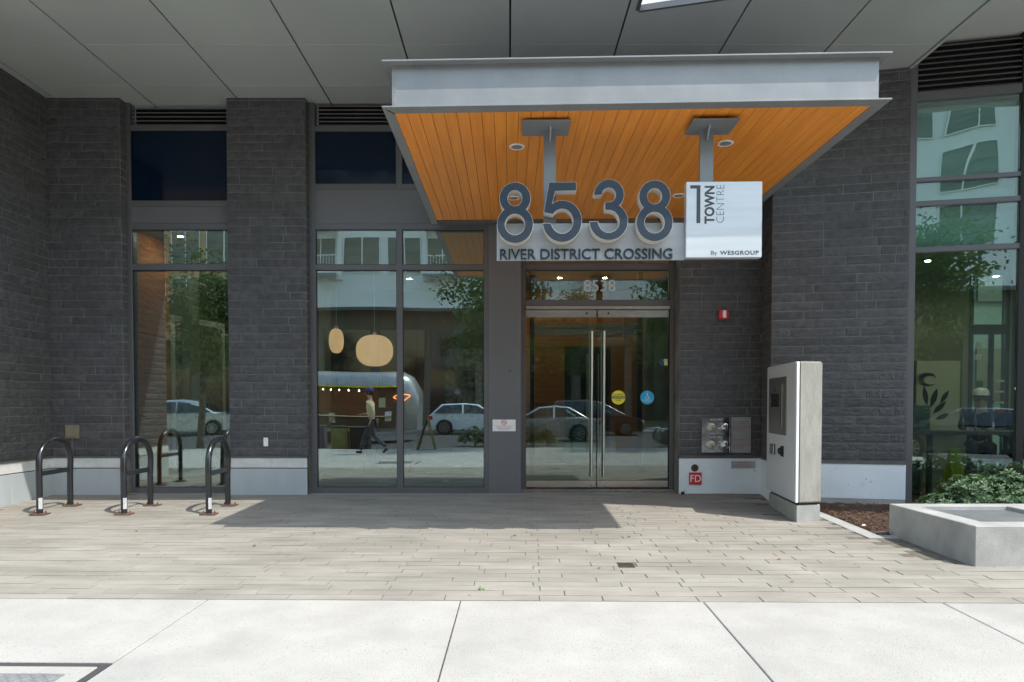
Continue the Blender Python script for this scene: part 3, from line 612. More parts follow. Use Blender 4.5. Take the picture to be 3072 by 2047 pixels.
# recessed downlights
def downlight(x, y, label):
    z = ZB + 0.004 + 0.009 * (x - XL)
    t = thing('downlight', (x, y, z), label, 'downlight', 'downlights in the canopy ceiling')
    MB().lathe([(0.048, 0.004), (0.050, -0.006), (0.062, -0.009), (0.068, -0.004), (0.069, 0.001)], (x, y, z), 32).build('trim_ring', WHITE, t, smooth=True)
    m = MB(); base = [(0.047, -0.0075), (0.040, -0.0035), (0.030, -0.0022), (0.018, -0.0016)]
    m.lathe(base, (x, y, z), 24).build('reflector', mat('downlight_inner', (0.36, 0.36, 0.34), (0.28, 0.28, 0.26), rough=0.35, metal=0.2), t, smooth=True)
    return t
downlight(0.068, 5.96, 'round downlight in the cedar ceiling near the front edge, left of the numeral post')
downlight(1.858, 5.924, 'round downlight in the cedar ceiling near the front edge, beyond the square sign post')
downlight(0.050, 7.42, 'rear round downlight seen through the loop of the first numeral')
downlight(1.822, 7.39, 'rear round downlight seen just beside the last numeral')
dm = thing('dome_camera', (1.80, 8.1, 3.3), 'small dark dome camera under the rear of the canopy beside the square sign', 'camera')
MB().lathe([(0.055, 0.03), (0.055, 0.0), (0.048, -0.03), (0.03, -0.05), (0.008, -0.058)], (1.80, 8.1, 3.31), 20).build('dome', SCREEN, dm, smooth=True)
MB().lathe([(0.06, 0.035), (0.062, 0.005), (0.056, -0.002)], (1.80, 8.1, 3.312), 20).build('housing', FRAME, dm, smooth=True)

# ---------------------------------------------------------------- hanging sign
yaw = -0.018
sg = thing('hanging_sign', (0.95, 5.5, 2.3), 'brushed metal address sign with big 3D numerals hung from the canopy on two posts', 'sign', rz=yaw)
for x0, x1, px0, px1 in ((0.277, 0.377, 0.105, 0.480), (1.530, 1.636, 1.428, 1.790)):
    po = box('post', x0, x1, 5.535, 5.575, 2.33, 3.312, STEELD, sg, bevel=0.002)
    box('mounting_plate', px0, px1, 5.345, 5.650, 3.303, 3.3125, STEELD, po, bevel=0.001)
    MB().add([(x0 + 0.046, 5.44, 3.303), (x0 + 0.046, 5.5345, 3.303), (x0 + 0.046, 5.5345, 3.21), (x0 + 0.046, 5.515, 3.21), (x0 + 0.058, 5.44, 3.303), (x0 + 0.058, 5.5345, 3.303), (x0 + 0.058, 5.5345, 3.21), (x0 + 0.058, 5.515, 3.21)],
             [(0, 1, 2, 3), (7, 6, 5, 4), (0, 4, 5, 1), (1, 5, 6, 2), (2, 6, 7, 3), (3, 7, 4, 0)]).build('gusset', STEELD, po)
box('name_board', -0.100, 1.4015, 5.515, 5.532, 2.259, 2.556, SIGNB, sg, bevel=0.001)
sq = box('square_board', 1.404, 2.000, 5.455, 5.532, 2.266, 2.861, SIGNM, sg, bevel=0.0015)
text('name_lettering', 'RIVER DISTRICT CROSSING', INKB, sg, -0.082, 2.268, 5.508, 0.118, 0.006, 'LEFT', width=1.382, bold=0.0012)
# square board lettering
ub = 0.595 / 757.0; zx = lambda a: 1.404 + (a - 592) * ub; zz_ = lambda b: 2.861 - (b - 729) * ub
MB().wprism([(zx(630), zz_(764)), (zx(630), zz_(797)), (zx(694), zz_(797)), (zx(694), zz_(1143)), (zx(732), zz_(1143)), (zx(732), zz_(764))], 5.4535, 5.4545).build('numeral_one', INK, sq)
t1 = text('town_lettering', 'TOWN', INK, sq, zx(869), zz_(1147), 5.454, 0.098, 0.0005, 'LEFT', rot=R(90), width=0.297, bold=0.0035)
t1.scale.y = 0.0755 / max(0.001, 0.098 * 0.73)
t1 = text('centre_lettering', 'CENTRE', INK, sq, zx(971), zz_(1146), 5.454, 0.092, 0.0005, 'LEFT', rot=R(90), width=0.296, bold=-0.0022)
text('maker_lettering', 'By', INK, sq, zx(836), zz_(1459), 5.454, 0.046, 0.0004, 'LEFT', width=0.050)
text('maker_lettering', 'WESGROUP', INK, sq, zx(934), zz_(1459), 5.454, 0.044, 0.0004, 'LEFT', width=0.306, bold=0.0012, space=1.12)

def arc(cx, cy, rx, ry, a0, a1, n=28): return [(cx + rx * math.cos(R(a0 + (a1 - a0) * i / n)), cy + ry * math.sin(R(a0 + (a1 - a0) * i / n))) for i in range(n + 1)]
# drawn in units where y runs down, then flipped
def eight():
    t = arc(283, 858, 156, 158, 135, 405, 40); t = [p for p in t]   # top lobe from lower-left round over the top to lower-right
    b = arc(284, 1117, 181, 186, -52, 232, 48)
    return [t + b, arc(282, 858, 70, 77, 0, 360, 32)[:-1], arc(283, 1117, 98, 103, 0, 360, 36)[:-1]]
def five():
    o = [(620, 705), (892, 705), (892, 790), (685, 793), (655, 915)]
    o += arc(752, 1090, 196, 207, -105, 175, 48)          # outer bowl clockwise in screen sense
    o += [(628, 1108)] + arc(752, 1090, 108, 121, 165, -145, 44) + [(640, 1018), (568, 1003)]
    return [o]
def three():
    o = [(1065, 836)] + arc(1215, 835, 150, 152, 180, 402, 36)
    o += arc(1214, 1097, 191, 186, -58, 180, 44)
    o += [(1107, 1097)] + arc(1214, 1097, 104, 110, 180, -90, 40) + [(1175, 986), (1175, 905), (1214, 905)] + arc(1214, 836, 67, 69, 90, -180, 30)
    return [o]
def flat_curve(name, loops, ext, off, m, parent, ox, oy):
    cu = bpy.data.curves.new(name, 'CURVE'); cu.dimensions = '2D'; cu.fill_mode = 'BOTH'; cu.extrude = ext; cu.offset = off
    for lp in loops:
        s = cu.splines.new('POLY'); s.points.add(len(lp) - 1)
        for i, (a, b) in enumerate(lp): s.points[i].co = (a, b, 0, 1)
        s.use_cyclic_u = True
    cu.materials.append(m); o = bpy.data.objects.new(name, cu); C.objects.link(o); o.parent = parent
    return o
US = 0.000792
def numeral(loops, dx, dy):
    lp = [[((a + dx) * US - 0.176 - 0.95, (3.404 - (b + dy) * US) - 2.3) for a, b in l] for l in loops]
    o = flat_curve('numeral', lp, 0.050, 0.0, NUMSIDE, sg, 0, 0); o.rotation_euler = (R(90), 0, 0); o.location = (0, 5.455 - 5.5, 0)
    f = flat_curve('numeral_face', lp, 0.0012, -0.0026, NUMFACE, o, 0, 0); f.location = (0, 0, 0.0515)
    ORG[o.name] = Vector((0, 0, 0))
    for k in (0, 1):
        cx = (min(p[0] for p in lp[0]) + max(p[0] for p in lp[0])) / 2; zb = min(p[1] for p in lp[0])
    return o
numeral(eight(), 0, 0); numeral(five(), 0, -3); numeral(three(), 0, -6)
numeral(eight(), 1388 - 4, -12)

# ---------------------------------------------------------------- wall fixtures
t = thing('fire_alarm_strobe', (2.65, 8.49, 2.21), 'small red fire alarm strobe with white lens on the dark stone wall', 'alarm')
box('housing', 2.590, 2.708, 8.440, 8.489, 2.152, 2.272, RED, t, bevel=0.008); box('strobe_lens', 2.628, 2.672, 8.418, 8.4395, 2.165, 2.260, WHITE, t, bevel=0.008)
t = thing('light_switch_plate', (-2.99, 8.37, 0.64), 'small white blank plate low on the pier between the windows', 'wall plate')
box('plate', -3.022, -2.964, 8.380, 8.392, 0.585, 0.693, WHITE, t, bevel=0.006); box('screw', -2.996, -2.990, 8.377, 8.3795, 0.665, 0.671, GRATE, t)
t = thing('junction_box', (-5.37, 8.37, 0.77), 'beige painted square box low on the corner pier behind the rack', 'utility box')
BG = mat('beige_paint', (0.26, 0.22, 0.15), (0.20, 0.17, 0.12), scale=8, rough=0.6)
box('cover_plate', -5.455, -5.284, 8.373, 8.390, 0.682, 0.850, BG, t, bevel=0.003); box('door', -5.437, -5.308, 8.360, 8.3725, 0.700, 0.836, BG, t, bevel=0.003)
box('conduit', -5.385, -5.355, 8.378, 8.392, 0.47, 0.6815, FLASH, t)
def inlet(z0, z1, l1, l2, label):
    t = thing('hose_inlet_panel', (2.57, 8.49, z0), label, 'fire inlet', 'fire hose inlets')
    bx = MB().box(2.389, 2.7485, 8.470, 8.489, z0, z1); bx.build('back_plate', CHROME, t, bevel=0.004)
    f = MB(); 
    for (a, b, c_, d_) in ((2.389, 2.7485, z1 - 0.008, z1), (2.389, 2.7485, z0, z0 + 0.006), (2.389, 2.398, z0 + 0.006, z1 - 0.008), (2.7395, 2.7485, z0 + 0.006, z1 - 0.008)): f.box(a, b, 8.452, 8.4695, c_, d_)
    f.build('rim', CHROME, t)
    for cx, m in ((2.492, BRASSD), (2.665, CHROME)):
        cz = (z0 + z1) / 2 - 0.008
        MB().lathe([(0.056, 0), (0.056, -0.015), (0.048, -0.02)], (cx, 8.4695, cz), 6, 'y').build('hex_collar', CHROME, t, bevel=0.002)
        MB().lathe([(0.043, 0), (0.050, -0.03), (0.050, -0.055), (0.042, -0.062), (0.010, -0.063), (0.009, -0.075), (0.002, -0.076)], (cx, 8.449, cz), 24, 'y').build('cap', m, t, smooth=True)
    MB().tube([(2.495, 8.375, cz), (2.51, 8.38, cz - 0.05), (2.55, 8.40, cz - 0.085), (2.62, 8.41, cz - 0.095), (2.655, 8.40, cz - 0.06)], 0.0025, 6).build('chain', FLASH, t)
    text('lettering', l1, WHITE, t, 2.57, z1 - 0.034, 8.467, 0.028, 0.0006, 'CENTER', width=0.155); text('lettering', l2, WHITE, t, 2.57, z0 + 0.010, 8.467, 0.022, 0.0006, 'CENTER', width=0.16)
inlet(0.7215, 0.938, 'AUTO-SPKR', 'STANDPIPE', 'upper chrome fire hose inlet pair on the stone wall beside the doors')
inlet(0.503, 0.7195, 'AUTO SPKR', 'STANDPIPE', 'lower chrome fire hose inlet pair just above the pale plinth')
t = thing('pressure_sign', (2.88, 8.49, 0.50), 'brushed metal notice with red lettering beside the chrome hose inlets', 'sign')
box('plate', 2.753, 3.008, 8.480, 8.489, 0.500, 0.943, SIGNB, t, bevel=0.001)
REDT = mat('faded_red', (0.45, 0.12, 0.12), rough=0.6)
for zc, l1, l2 in ((0.0, 'HIGH PRESSURE FDC', 'MAX. 230 PSI'), (-0.222, 'LOW PRESSURE FDC', 'MAX. 175 PSI')):
    text('lettering', l1, REDT, t, 2.878, 0.880 + zc, 8.4793, 0.022, 0.0004, 'CENTER', width=0.19); text('lettering', l2, REDT, t, 2.878, 0.856 + zc, 8.4793, 0.020, 0.0004, 'CENTER', width=0.115)
    for k, s_ in enumerate(('AUTOMATIC SPRINKLER STANDPIPE', 'FIRE DEPARTMENT', 'CONNECTION ONLY')): text('lettering', s_, REDT, t, 2.772, 0.816 + zc - k * 0.020, 8.4793, 0.015, 0.0004, 'LEFT', width=(0.21, 0.165, 0.165)[k])
sc = MB()
for a in (2.768, 2.994):
    for b in (0.928, 0.517): sc.lathe([(0.0001, 0), (0.005, 0), (0.005, 0.003)], (a, 8.477, b), 8, 'y')
for b in (0.738, 0.705): sc.lathe([(0.0001, 0), (0.005, 0), (0.005, 0.003)], (2.768, 8.477, b), 8, 'y')
sc.build('screw', FLASH, t)
t = thing('floor_notice', (2.91, 8.48, 0.35), 'small silver notice about missing floors on the pale plinth', 'sign')
box('plate', 2.762, 3.060, 8.475, 8.487, 0.306, 0.398, SIGNB, t, bevel=0.001)
for k, (s_, wd) in enumerate((('THERE ARE NO', 0.125), ('4th, 13th, OR 14th', 0.16), ('FLOORS IN THIS BUILDING', 0.225))): text('lettering', s_, REDT, t, 2.911, 0.371 - k * 0.0245, 8.4743, 0.020, 0.0004, 'CENTER', width=wd)
t = thing('fire_department_sign', (2.32, 8.48, 0.18), 'red square FD sign on the pale plinth beside the doors', 'sign')
box('plate', 2.242, 2.396, 8.474, 8.487, 0.104, 0.254, RED, t, bevel=0.001)
text('lettering', 'FD', WHITE, t, 2.320, 0.137, 8.473, 0.125, 0.0008, 'CENTER', width=0.128)
t = thing('round_wall_cap', (2.313, 8.48, 0.31), 'round grey metal cap on the plinth right above the FD sign', 'wall cap')
MB().lathe([(0.0001, -0.006), (0.014, -0.006), (0.020, -0.012), (0.040, -0.010), (0.046, 0)], (2.313, 8.487, 0.310), 28, 'y').build('cap', DARKGR, t, smooth=True)
t = thing('hose_bib', (2.14, 8.44, 0.03), 'tiny black and chrome bracket on the ground at the plinth corner', 'bracket')
box('block', 2.13, 2.165, 8.40, 8.43, -0.012, 0.022, GASKET, t); MB().tube([(2.155, 8.42, 0.02), (2.17, 8.40, 0.05), (2.19, 8.39, 0.02), (2.19, 8.38, -0.01)], 0.003, 6).build('hook', CHROME, t)

# ---------------------------------------------------------------- intercom kiosk
# plan: near edge at (2.795,6.60); panel face runs back to (2.912,7.62); concrete side 0.27 m wide
A = Vector((2.795, 6.60, 0)); B = Vector((2.915, 7.64, 0)); Cc = Vector((3.058, 6.665, 0))
d1 = (B - A).normalized(); d2 = (Cc - A).normalized(); L1 = (B - A).length; L2 = (Cc - A).length
ks = thing('intercom_kiosk', (2.93, 7.1, -0.045), 'freestanding concrete and white metal intercom kiosk standing beside the doors', 'kiosk')
def kp(a, b): v = A + d1 * a + d2 * b; return (v.x, v.y)
MB().prism([kp(0.02, 0.0), kp(0.02, L2 - 0.005), kp(L1 - 0.0, L2 - 0.005), kp(L1 - 0.0, 0.0)], -0.12, 0.118).build('concrete_base', CONC2, ks, bevel=0.006)
MB().prism([kp(0.03, 0.02), kp(0.03, L2 - 0.02), kp(L1 - 0.02, L2 - 0.02), kp(L1 - 0.02, 0.02)], 0.1185, 0.1395).build('shadow_gap', GASKET, ks)
MB().prism([kp(0.0, 0.012), kp(0.0, L2), kp(L1, L2), kp(L1, 0.012)], 0.140, 1.520).build('concrete_body', CONCK, ks, bevel=0.014, seg=3)
MB().prism([kp(0.035, -0.022), kp(0.035, 0.010), kp(L1 + 0.04, 0.010), kp(L1 + 0.04, -0.022)], 0.145, 1.518).build('metal_panel', KIOSKW, ks, bevel=0.009, seg=2)
MB().prism([kp(0.004, -0.018), kp(0.004, 0.0115), kp(0.0345, 0.0115), kp(0.0345, -0.018)], 0.145, 1.515).build('edge_trim', KIOSKE, ks, bevel=0.004)
def kface(name, a0, a1, z0, z1, o0, o1, m, par=ks, bev=0.002): return MB().prism([kp(a0, -o1), kp(a0, -o0), kp(a1, -o0), kp(a1, -o1)], z0, z1).build(name, m, par, bevel=bev)
ic = kface('intercom', 0.325, 0.985, 0.785, 1.385, 0.0225, 0.030, KSTEEL)
kface('door_panel', 0.41, 0.90, 0.862, 1.315, 0.0305, 0.036, KSTEEL, ic)
kface('screen', 0.565, 0.865, 1.073, 1.215, 0.0365, 0.039, SCREEN, ic)
kface('camera_lens', 0.69, 0.735, 1.240, 1.262, 0.0365, 0.040, SCREEN, ic)
kface('hinge_bar', 0.435, 0.455, 0.865, 1.312, 0.0365, 0.042, mat('hinge_grey', (0.34, 0.33, 0.30), rough=0.5), ic); kface('hinge_bar', 0.475, 0.487, 0.865, 1.312, 0.0365, 0.041, GASKET, ic)
kface('push_button', 0.79, 0.86, 0.978, 0.990, 0.0365, 0.045, CHROME, ic); kface('push_button', 0.895, 0.92, 1.130, 1.145, 0.0305, 0.035, WHITE, ic)
kface('card_reader', 0.735, 0.895, 0.565, 0.672, 0.0225, 0.042, FRAME); kface('reader_strip', 0.725, 0.745, 0.568, 0.67, 0.0425, 0.047, CHROME)
kface('key_switch', 0.41, 0.51, 0.562, 0.672, 0.0225, 0.030, GASKET)
v = A + d1 * 0.50 - d2 * 0.038; MB().lathe([(0.038, 0.012), (0.038, 0), (0.030, -0.014), (0.012, -0.018)], (v.x, v.y, 0.617), 18, 'x').build('key_knob', GASKET, ks, smooth=True)

# ---------------------------------------------------------------- bike racks
def bike_rack():
    t = thing('bike_rack', (0, 0, 0), 'black hoop bike rack', 'bike rack', 'hoop bike racks in a row by the windows')
    H, D_, r_ = 0.80, 0.55, 0.0305; rad = D_ / 2
    pts = [(0, 0, 0.012)] + [(0, 0, 0.15 + 0.37 * k / 3) for k in range(4)]
    pts += [(-0.012 * k / 16, rad - rad * math.cos(math.pi * k / 16), 0.52 + 0.25 * math.sin(math.pi * k / 16)) for k in range(1, 17)]
    pts += [(-0.02, D_, 0.35), (-0.02, D_, 0.02)]
    # flat crossbar
    MB().tube(pts, r_, 20).build('hoop', BLKP, t, smooth=True)
    MB().box(-0.014, -0.002, 0.026, D_ - 0.028, 0.395, 0.445).build('crossbar', BLKP, t, bevel=0.002)
    for y, dz in ((0.0, 0.0), (D_, 0.011)):
        pl = MB().box(-0.078, 0.078, y - 0.06, y + 0.06, 0.002 + dz, 0.013 + dz).build('base_plate', RUST, t, bevel=0.002)
        for sx in (-0.058, 0.058):
            MB().lathe([(0.011, 0), (0.011, 0.010), (0.007, 0.011), (0.006, 0.024), (0.001, 0.026)], (sx, y + 0.005, 0.0135 + dz), 8).build('anchor_bolt', RUST, pl)
    # service sticker on the near leg
    m = MB(); n = 6
    for k in range(n):
        a0, a1 = R(-75 + k * 12), R(-75 + (k + 1) * 12); rr = r_ + 0.0012
        m.add([(rr * math.cos(a0), rr * math.sin(a0), 0.06), (rr * math.cos(a1), rr * math.sin(a1), 0.06), (rr * math.cos(a1), rr * math.sin(a1), 0.175), (rr * math.cos(a0), rr * math.sin(a0), 0.175)], [(0, 1, 2, 3)])
    m.build('sticker', mat('label_grey', (0.62, 0.63, 0.64), (0.30, 0.31, 0.32), scale=140, rough=0.5, stretch=(1, 1, 0.5)), t)
    return t
rk = bike_rack()
for i, (x, lb) in enumerate(((-4.862, 'black hoop bike rack in front of the corner pier, farthest from the doors'), (-3.988, 'black hoop bike rack standing before the narrow lobby window'), (-3.110, 'black hoop bike rack nearest the doors, half in the canopy shade'))):
    o = rk if i == 0 else dup(rk)
    o.location = (x, 7.045, gz(7.045)); o['label'] = lb; o.rotation_euler = (0, 0, R((1.5, -0.5, 1.0)[i]))

# ---------------------------------------------------------------- planter, mulch bed, shrub
pl = thing('concrete_planter', (4.0, 5.5, -0.07), 'low cast concrete box with a recessed metal grating top at the cafe corner', 'planter')
px0, px1, py0, py1 = 3.400, 6.2, 4.955, 6.085; zt = 0.214
for (a, b, c_, d_) in ((px0, px0 + 0.175, py0, py1), (px0 + 0.175, px1, py0, py0 + 0.19), (px0 + 0.175, px1, py1 - 0.14, py1), (4.345, 4.50, py0 + 0.19, py1 - 0.14)):
    pass
pm = MB()
outer = [(px0, py0), (px1, py0), (px1, py1), (px0, py1)]; inner = [(px0 + 0.172, py0 + 0.19), (4.345, py0 + 0.19), (4.345, py1 - 0.145), (px0 + 0.172, py1 - 0.145)]
vs = [(x, y, -0.3) for x, y in outer] + [(x, y, zt) for x, y in outer] + [(x, y, zt) for x, y in inner] + [(x, y, 0.1) for x, y in inner]
fs = [(0, 3, 2, 1)] + [(i, (i + 1) % 4, 4 + (i + 1) % 4, 4 + i) for i in range(4)] + [(4 + i, 4 + (i + 1) % 4, 8 + (i + 1) % 4, 8 + i) for i in range(4)] + [(8 + i, 8 + (i + 1) % 4, 12 + (i + 1) % 4, 12 + i) for i in range(4)] + [(12, 13, 14, 15)]
pm.add(vs, fs).build('concrete_box', CONC2, pl, bevel=0.005)
gm = MB(); gx0, gx1, gy0, gy1 = px0 + 0.175, 4.342, py0 + 0.193, py1 - 0.148; zg = zt - 0.034
n = 44
for k in range(n + 1):
    y = gy0 + (gy1 - gy0) * k / n; gm.box(gx0, gx1, y - 0.0026, y + 0.0026, zg - 0.02, zg)
for k in range(22):
    x = gx0 + (gx1 - gx0) * k / 21; gm.box(x - 0.003, x + 0.003, gy0, gy1, zg - 0.016, zg - 0.002)
g_ = gm.build('grating', GRATE, pl)
box('grating_pan', gx0, gx1, gy0, gy1, zg - 0.045, zg - 0.040, GRATE, pl)

bed = MB(); nx, ny = 60, 44
x0, x1, y0, y1 = 3.285, 8.0, 5.98, 8.2
rnd = random.Random(3)
for j in range(ny + 1):
    for i in range(nx + 1):
        x = x0 + (x1 - x0) * i / nx; y = y0 + (y1 - y0) * j / ny
        bed.v.append((x, y, gz(y) - 0.012 + rnd.random() * 0.022 + 0.03 * max(0, min(1, (x - 3.3) / .6)) * math.sin(max(0, min(1, (y - 6) / 1.6)) * math.pi)))
for j in range(ny):
    for i in range(nx): a = j * (nx + 1) + i; bed.f.append((a, a + 1, a + nx + 2, a + nx + 1))
mul = bed.build('mulch_bed', MULCH, None, smooth=True); tag(mul, kind='stuff')
ch = MB()
for k in range(2600):
    x = 3.30 + rnd.random() ** 1.6 * 1.6; y = 5.95 + rnd.random() * 1.65; l = 0.006 + rnd.random() * 0.018; a = rnd.random() * 6.28; c_, s_ = math.cos(a) * l, math.sin(a) * l
    if y < 5.99: continue
    z = gz(y) + 0.012 + rnd.random() * 0.018 + 0.02 * max(0, min(1, (x - 3.3) / .6)); wd = 0.25 + rnd.random() * 0.3; tz = (rnd.random() - .5) * 0.012
    ch.add([(x - c_, y - s_, z - tz), (x + s_ * wd, y - c_ * wd, z + 0.002), (x + c_, y + s_, z + tz), (x - s_ * wd, y + c_ * wd, z)], [(0, 1, 2, 3)])
c_ = ch.build('bark_chips', CHIP); tag(c_, kind='stuff')
kb = MB(); 
kc = thing('bed_edging', (3.2, 6.5, -0.05), 'flush pale concrete edging strip around the bark bed beside the kiosk', 'edging')
MB().prism([(3.128, 5.912), (3.275, 6.045), (3.300, 7.60), (3.168, 7.60)], lambda x, y: gz(y) - 0.1, lambda x, y: gz(y) + 0.004).build('edging_strip', CONC2, kc, bevel=0.003)
MB().prism([(3.132, 5.910), (3.399, 5.910), (3.399, 6.043), (3.279, 6.043)], lambda x, y: gz(y) - 0.1, lambda x, y: gz(y) + 0.004).build('edging_strip', CONC2, kc, bevel=0.003)
t = thing('cigarette_packet', (3.30, 6.35, -0.03), 'crumpled pale wrapper lying on the bark', 'litter')
MB().box(3.285, 3.315, 6.32, 6.335, -0.03, -0.015).build('wrapper', WHITE, t, bevel=0.003)

def shrub(name, label, cx, cy, zg_, blobs, seed, nleaf, ls=0.03, m=LEAF, group=None, cat='shrub'):
    rnd = random.Random(seed); t = thing(name, (cx, cy, zg_), label, cat, group)
    st = MB(); lf = MB()
    for (bx, by, bz, rx, ry, rz_) in blobs:
        for k in range(max(2, int(rx * 14))):
            a = rnd.random() * 6.28; rr = rnd.random() * 0.7
            st.tube([(bx, by, zg_), (bx + math.cos(a) * rx * rr * .4, by + math.sin(a) * ry * rr * .4, zg_ + bz * 0.5), (bx + math.cos(a) * rx * rr, by + math.sin(a) * ry * rr, zg_ + bz)], [0.006, 0.004, 0.0015], 5)
        for k in range(int(nleaf * rx * 10)):
            # a rosette of leaves at a shoot tip
            while True:
                p = Vector((rnd.uniform(-1, 1), rnd.uniform(-1, 1), rnd.uniform(-0.5, 1)))
                if p.length < 1 and p.length > 0.45: break
            bump = 1 + 0.18 * math.sin(p.x * 7 + seed) * math.cos(p.y * 6 + p.z * 5)
            c = Vector((bx + p.x * rx * bump, by + p.y * ry * bump, zg_ + bz * 0.55 + p.z * rz_ * bump))
            if c.z < zg_: continue
            out = Vector((p.x, p.y, p.z * 0.6 + 0.75)).normalized()
            for q in range(7):
                a = q * 2.4 + rnd.random(); sd = out.orthogonal().normalized(); sd2 = out.cross(sd)
                dr = (sd * math.cos(a) + sd2 * math.sin(a) + out * rnd.uniform(0.25, 1.0)).normalized()
                nr = dr.cross(out).normalized(); L_ = ls * rnd.uniform(0.7, 1.25); W_ = L_ * 0.20
                b0 = c + out * q * 0.002; mid = b0 + dr * L_ * 0.5 + out * L_ * 0.05; tip = b0 + dr * L_ - Vector((0, 0, L_ * 0.12))
                up = nr.cross(dr) * (L_ * 0.05)
                lf.add([b0, mid + nr * W_ + up, tip, mid - nr * W_ + up, mid - up * 0.4], [(0, 1, 4), (1, 2, 4), (2, 3, 4), (3, 0, 4)])
    st.build('stems', BARK, t); lf.build('foliage', m, t)
    return t
shrub('evergreen_shrub', 'low dense evergreen shrub with narrow glossy leaves behind the concrete box', 4.9, 6.75, -0.04,
      [(4.98, 6.75, 0.45, 0.40, 0.30, 0.28), (4.55, 6.70, 0.37, 0.30, 0.28, 0.23), (5.35, 6.65, 0.36, 0.38, 0.30, 0.22), (4.25, 6.65, 0.20, 0.20, 0.22, 0.13), (5.75, 6.55, 0.30, 0.34, 0.3, 0.2), (4.02, 6.62, 0.12, 0.12, 0.16, 0.07), (4.80, 6.40, 0.28, 0.28, 0.22, 0.16), (5.2, 6.35, 0.27, 0.28, 0.22, 0.16)], 5, 150, 0.052)

# drain, leaves, weeds on the paving
t = thing('floor_drain', (0.858, 4.98, gz(4.98)), 'small rusty rectangular drain grate set in the pavers', 'drain')
dx0, dx1, dy0, dy1 = 0.793, 0.922, 4.915, 5.085; MB().prism([(dx0, dy0), (dx1, dy0), (dx1, dy1), (dx0, dy1)], gz(5) - 0.03, gz(5) - 0.012).build('frame', DARKGR, t)
for k in range(9):
    y = dy0 + 0.012 + k * 0.018; box('bar', dx0 + 0.006, dx1 - 0.006, y, y + 0.009, gz(5) - 0.0115, gz(5) + 0.001, DARKGR, t)
LV = []
for s_ in range(4):
    rnd = random.Random(40 + s_); pts = [(0, 0, 0.001)]; n = 9
    for k in range(n):
        a = 6.283 * k / n; r_ = 0.6 + 0.4 * (k % 2) + rnd.random() * 0.2; pts.append((math.cos(a) * r_ * 0.75, math.sin(a) * r_ * 0.5, 0.1 + rnd.random() * 0.35))
    me = bpy.data.meshes.new('fallen_leaf'); me.from_pydata(pts, [], [(0, k + 1, (k + 1) % n + 1) for k in range(n)]); me.materials.append(DRY); LV.append(me)
rnd = random.Random(21)
spots = [(-1.75, 6.1, 'curled brown leaf on the pavers in front of the wide window'), (-0.75, 6.3, 'small brown leaf at the edge of the canopy shade'), (0.05, 6.0, 'tiny tan leaf on the middle of the plaza'), (1.05, 5.95, 'brown leaf a little behind the drain grate'), (1.62, 6.05, 'pale curled leaf on the sunny pavers before the kiosk'),
         (2.05, 5.15, 'dark shrivelled leaf on the pavers beyond the drain'), (-2.1, 5.6, 'orange leaf scrap on the sunny pavers'), (2.35, 5.55, 'yellow leaf on the pavers toward the concrete box'), (-2.9, 5.3, 'faded leaf scrap on the pavers left of the plaza'), (-0.25, 4.25, 'reddish leaf lying along the sidewalk joint'),
         (1.25, 6.75, 'small tan leaf near the sunlit patch by the doors'), (-1.2, 7.2, 'brown leaf lying in the canopy shade'), (0.65, 4.9, 'small pink leaf next to the drain grate'), (1.9, 4.55, 'white petal scrap on the pavers near the sidewalk'), (-3.4, 6.2, 'white scrap of leaf in front of the bike racks'), (2.62, 6.2, 'tan leaf lying in front of the kiosk base')]
for x, y, lb in spots:
    o = bpy.data.objects.new('fallen_leaf', rnd.choice(LV)); C.objects.link(o); s_ = 0.016 + rnd.random() * 0.012
    o.location = (x, y, gz(y) + 0.003); o.scale = (s_, s_, s_ * 0.7); o.rotation_euler = (0, 0, rnd.random() * 6.28); tag(o, lb, 'leaf', 'fallen leaves on the pavers')
wd = MB(); rnd = random.Random(9)
def tuft(x, y, s, n):
    for k in range(n):
        a = rnd.random() * 6.28; l = s * rnd.uniform(0.5, 1); dx, dy = math.cos(a), math.sin(a); z = gz(y)
        wd.add([(x - dy * 0.12 * l, y + dx * 0.12 * l, z - 0.004), (x + dy * 0.12 * l, y - dx * 0.12 * l, z - 0.004), (x + dx * l * 0.8, y + dy * l * 0.8, z + l * 0.35)], [(0, 1, 2)])
for k in range(520):
    r_ = rnd.randint(1, 16); v = 0.005 + r_ * 0.104; cx = rnd.choice((-3.3, -2.2, -1.3, -0.9, -0.2, 0.3, 1.4, 2.4)) + rnd.gauss(0, 0.22); x, y = rotp(cx, v); tuft(x, y, 0.011, 4)
x, y = rotp(-0.18, 0.23); tuft(x, y, 0.055, 16)
o = wd.build('joint_weeds', WEED); tag(o, kind='stuff')

# ---------------------------------------------------------------- cafe storefront (angled)
EL = math.atan(-0.2155); ed = Vector((math.cos(EL), math.sin(EL), 0)); en = Vector((ed.y, -ed.x, 0)); e0 = Vector((4.4465, DL(4.4465), 0))
cf = thing('storefront_window', (e0.x, e0.y, 0), 'tall angled cafe window wall with louvres above it', 'window')
def ep(a, b): v = e0 + ed * a - en * b; return (v.x, v.y)
def ebox(name, a0, a1, b0, b1, z0, z1, m, par=cf, bev=0.0025): return MB().prism([ep(a0, b0), ep(a1, b0), ep(a1, b1), ep(a0, b1)], z0, z1).build(name, m, par, bevel=bev)
EW = 3.6
ebox('frame_member', 0.0, 0.068, 0.0, 0.13, -0.12, 5.09, FRAME)
for z0, z1 in ((4.455, 4.545), (3.562, 3.610), (3.296, 3.352), (2.787, 2.846), (-0.12, 0.0)): ebox('frame_member', 0.068, EW, 0.001, 0.12, z0, z1, FRAME)
MULX = 1.085
ebox('mullion', MULX, MULX + 0.075, -0.001, 0.125, -0.11, 5.09, GASKET)
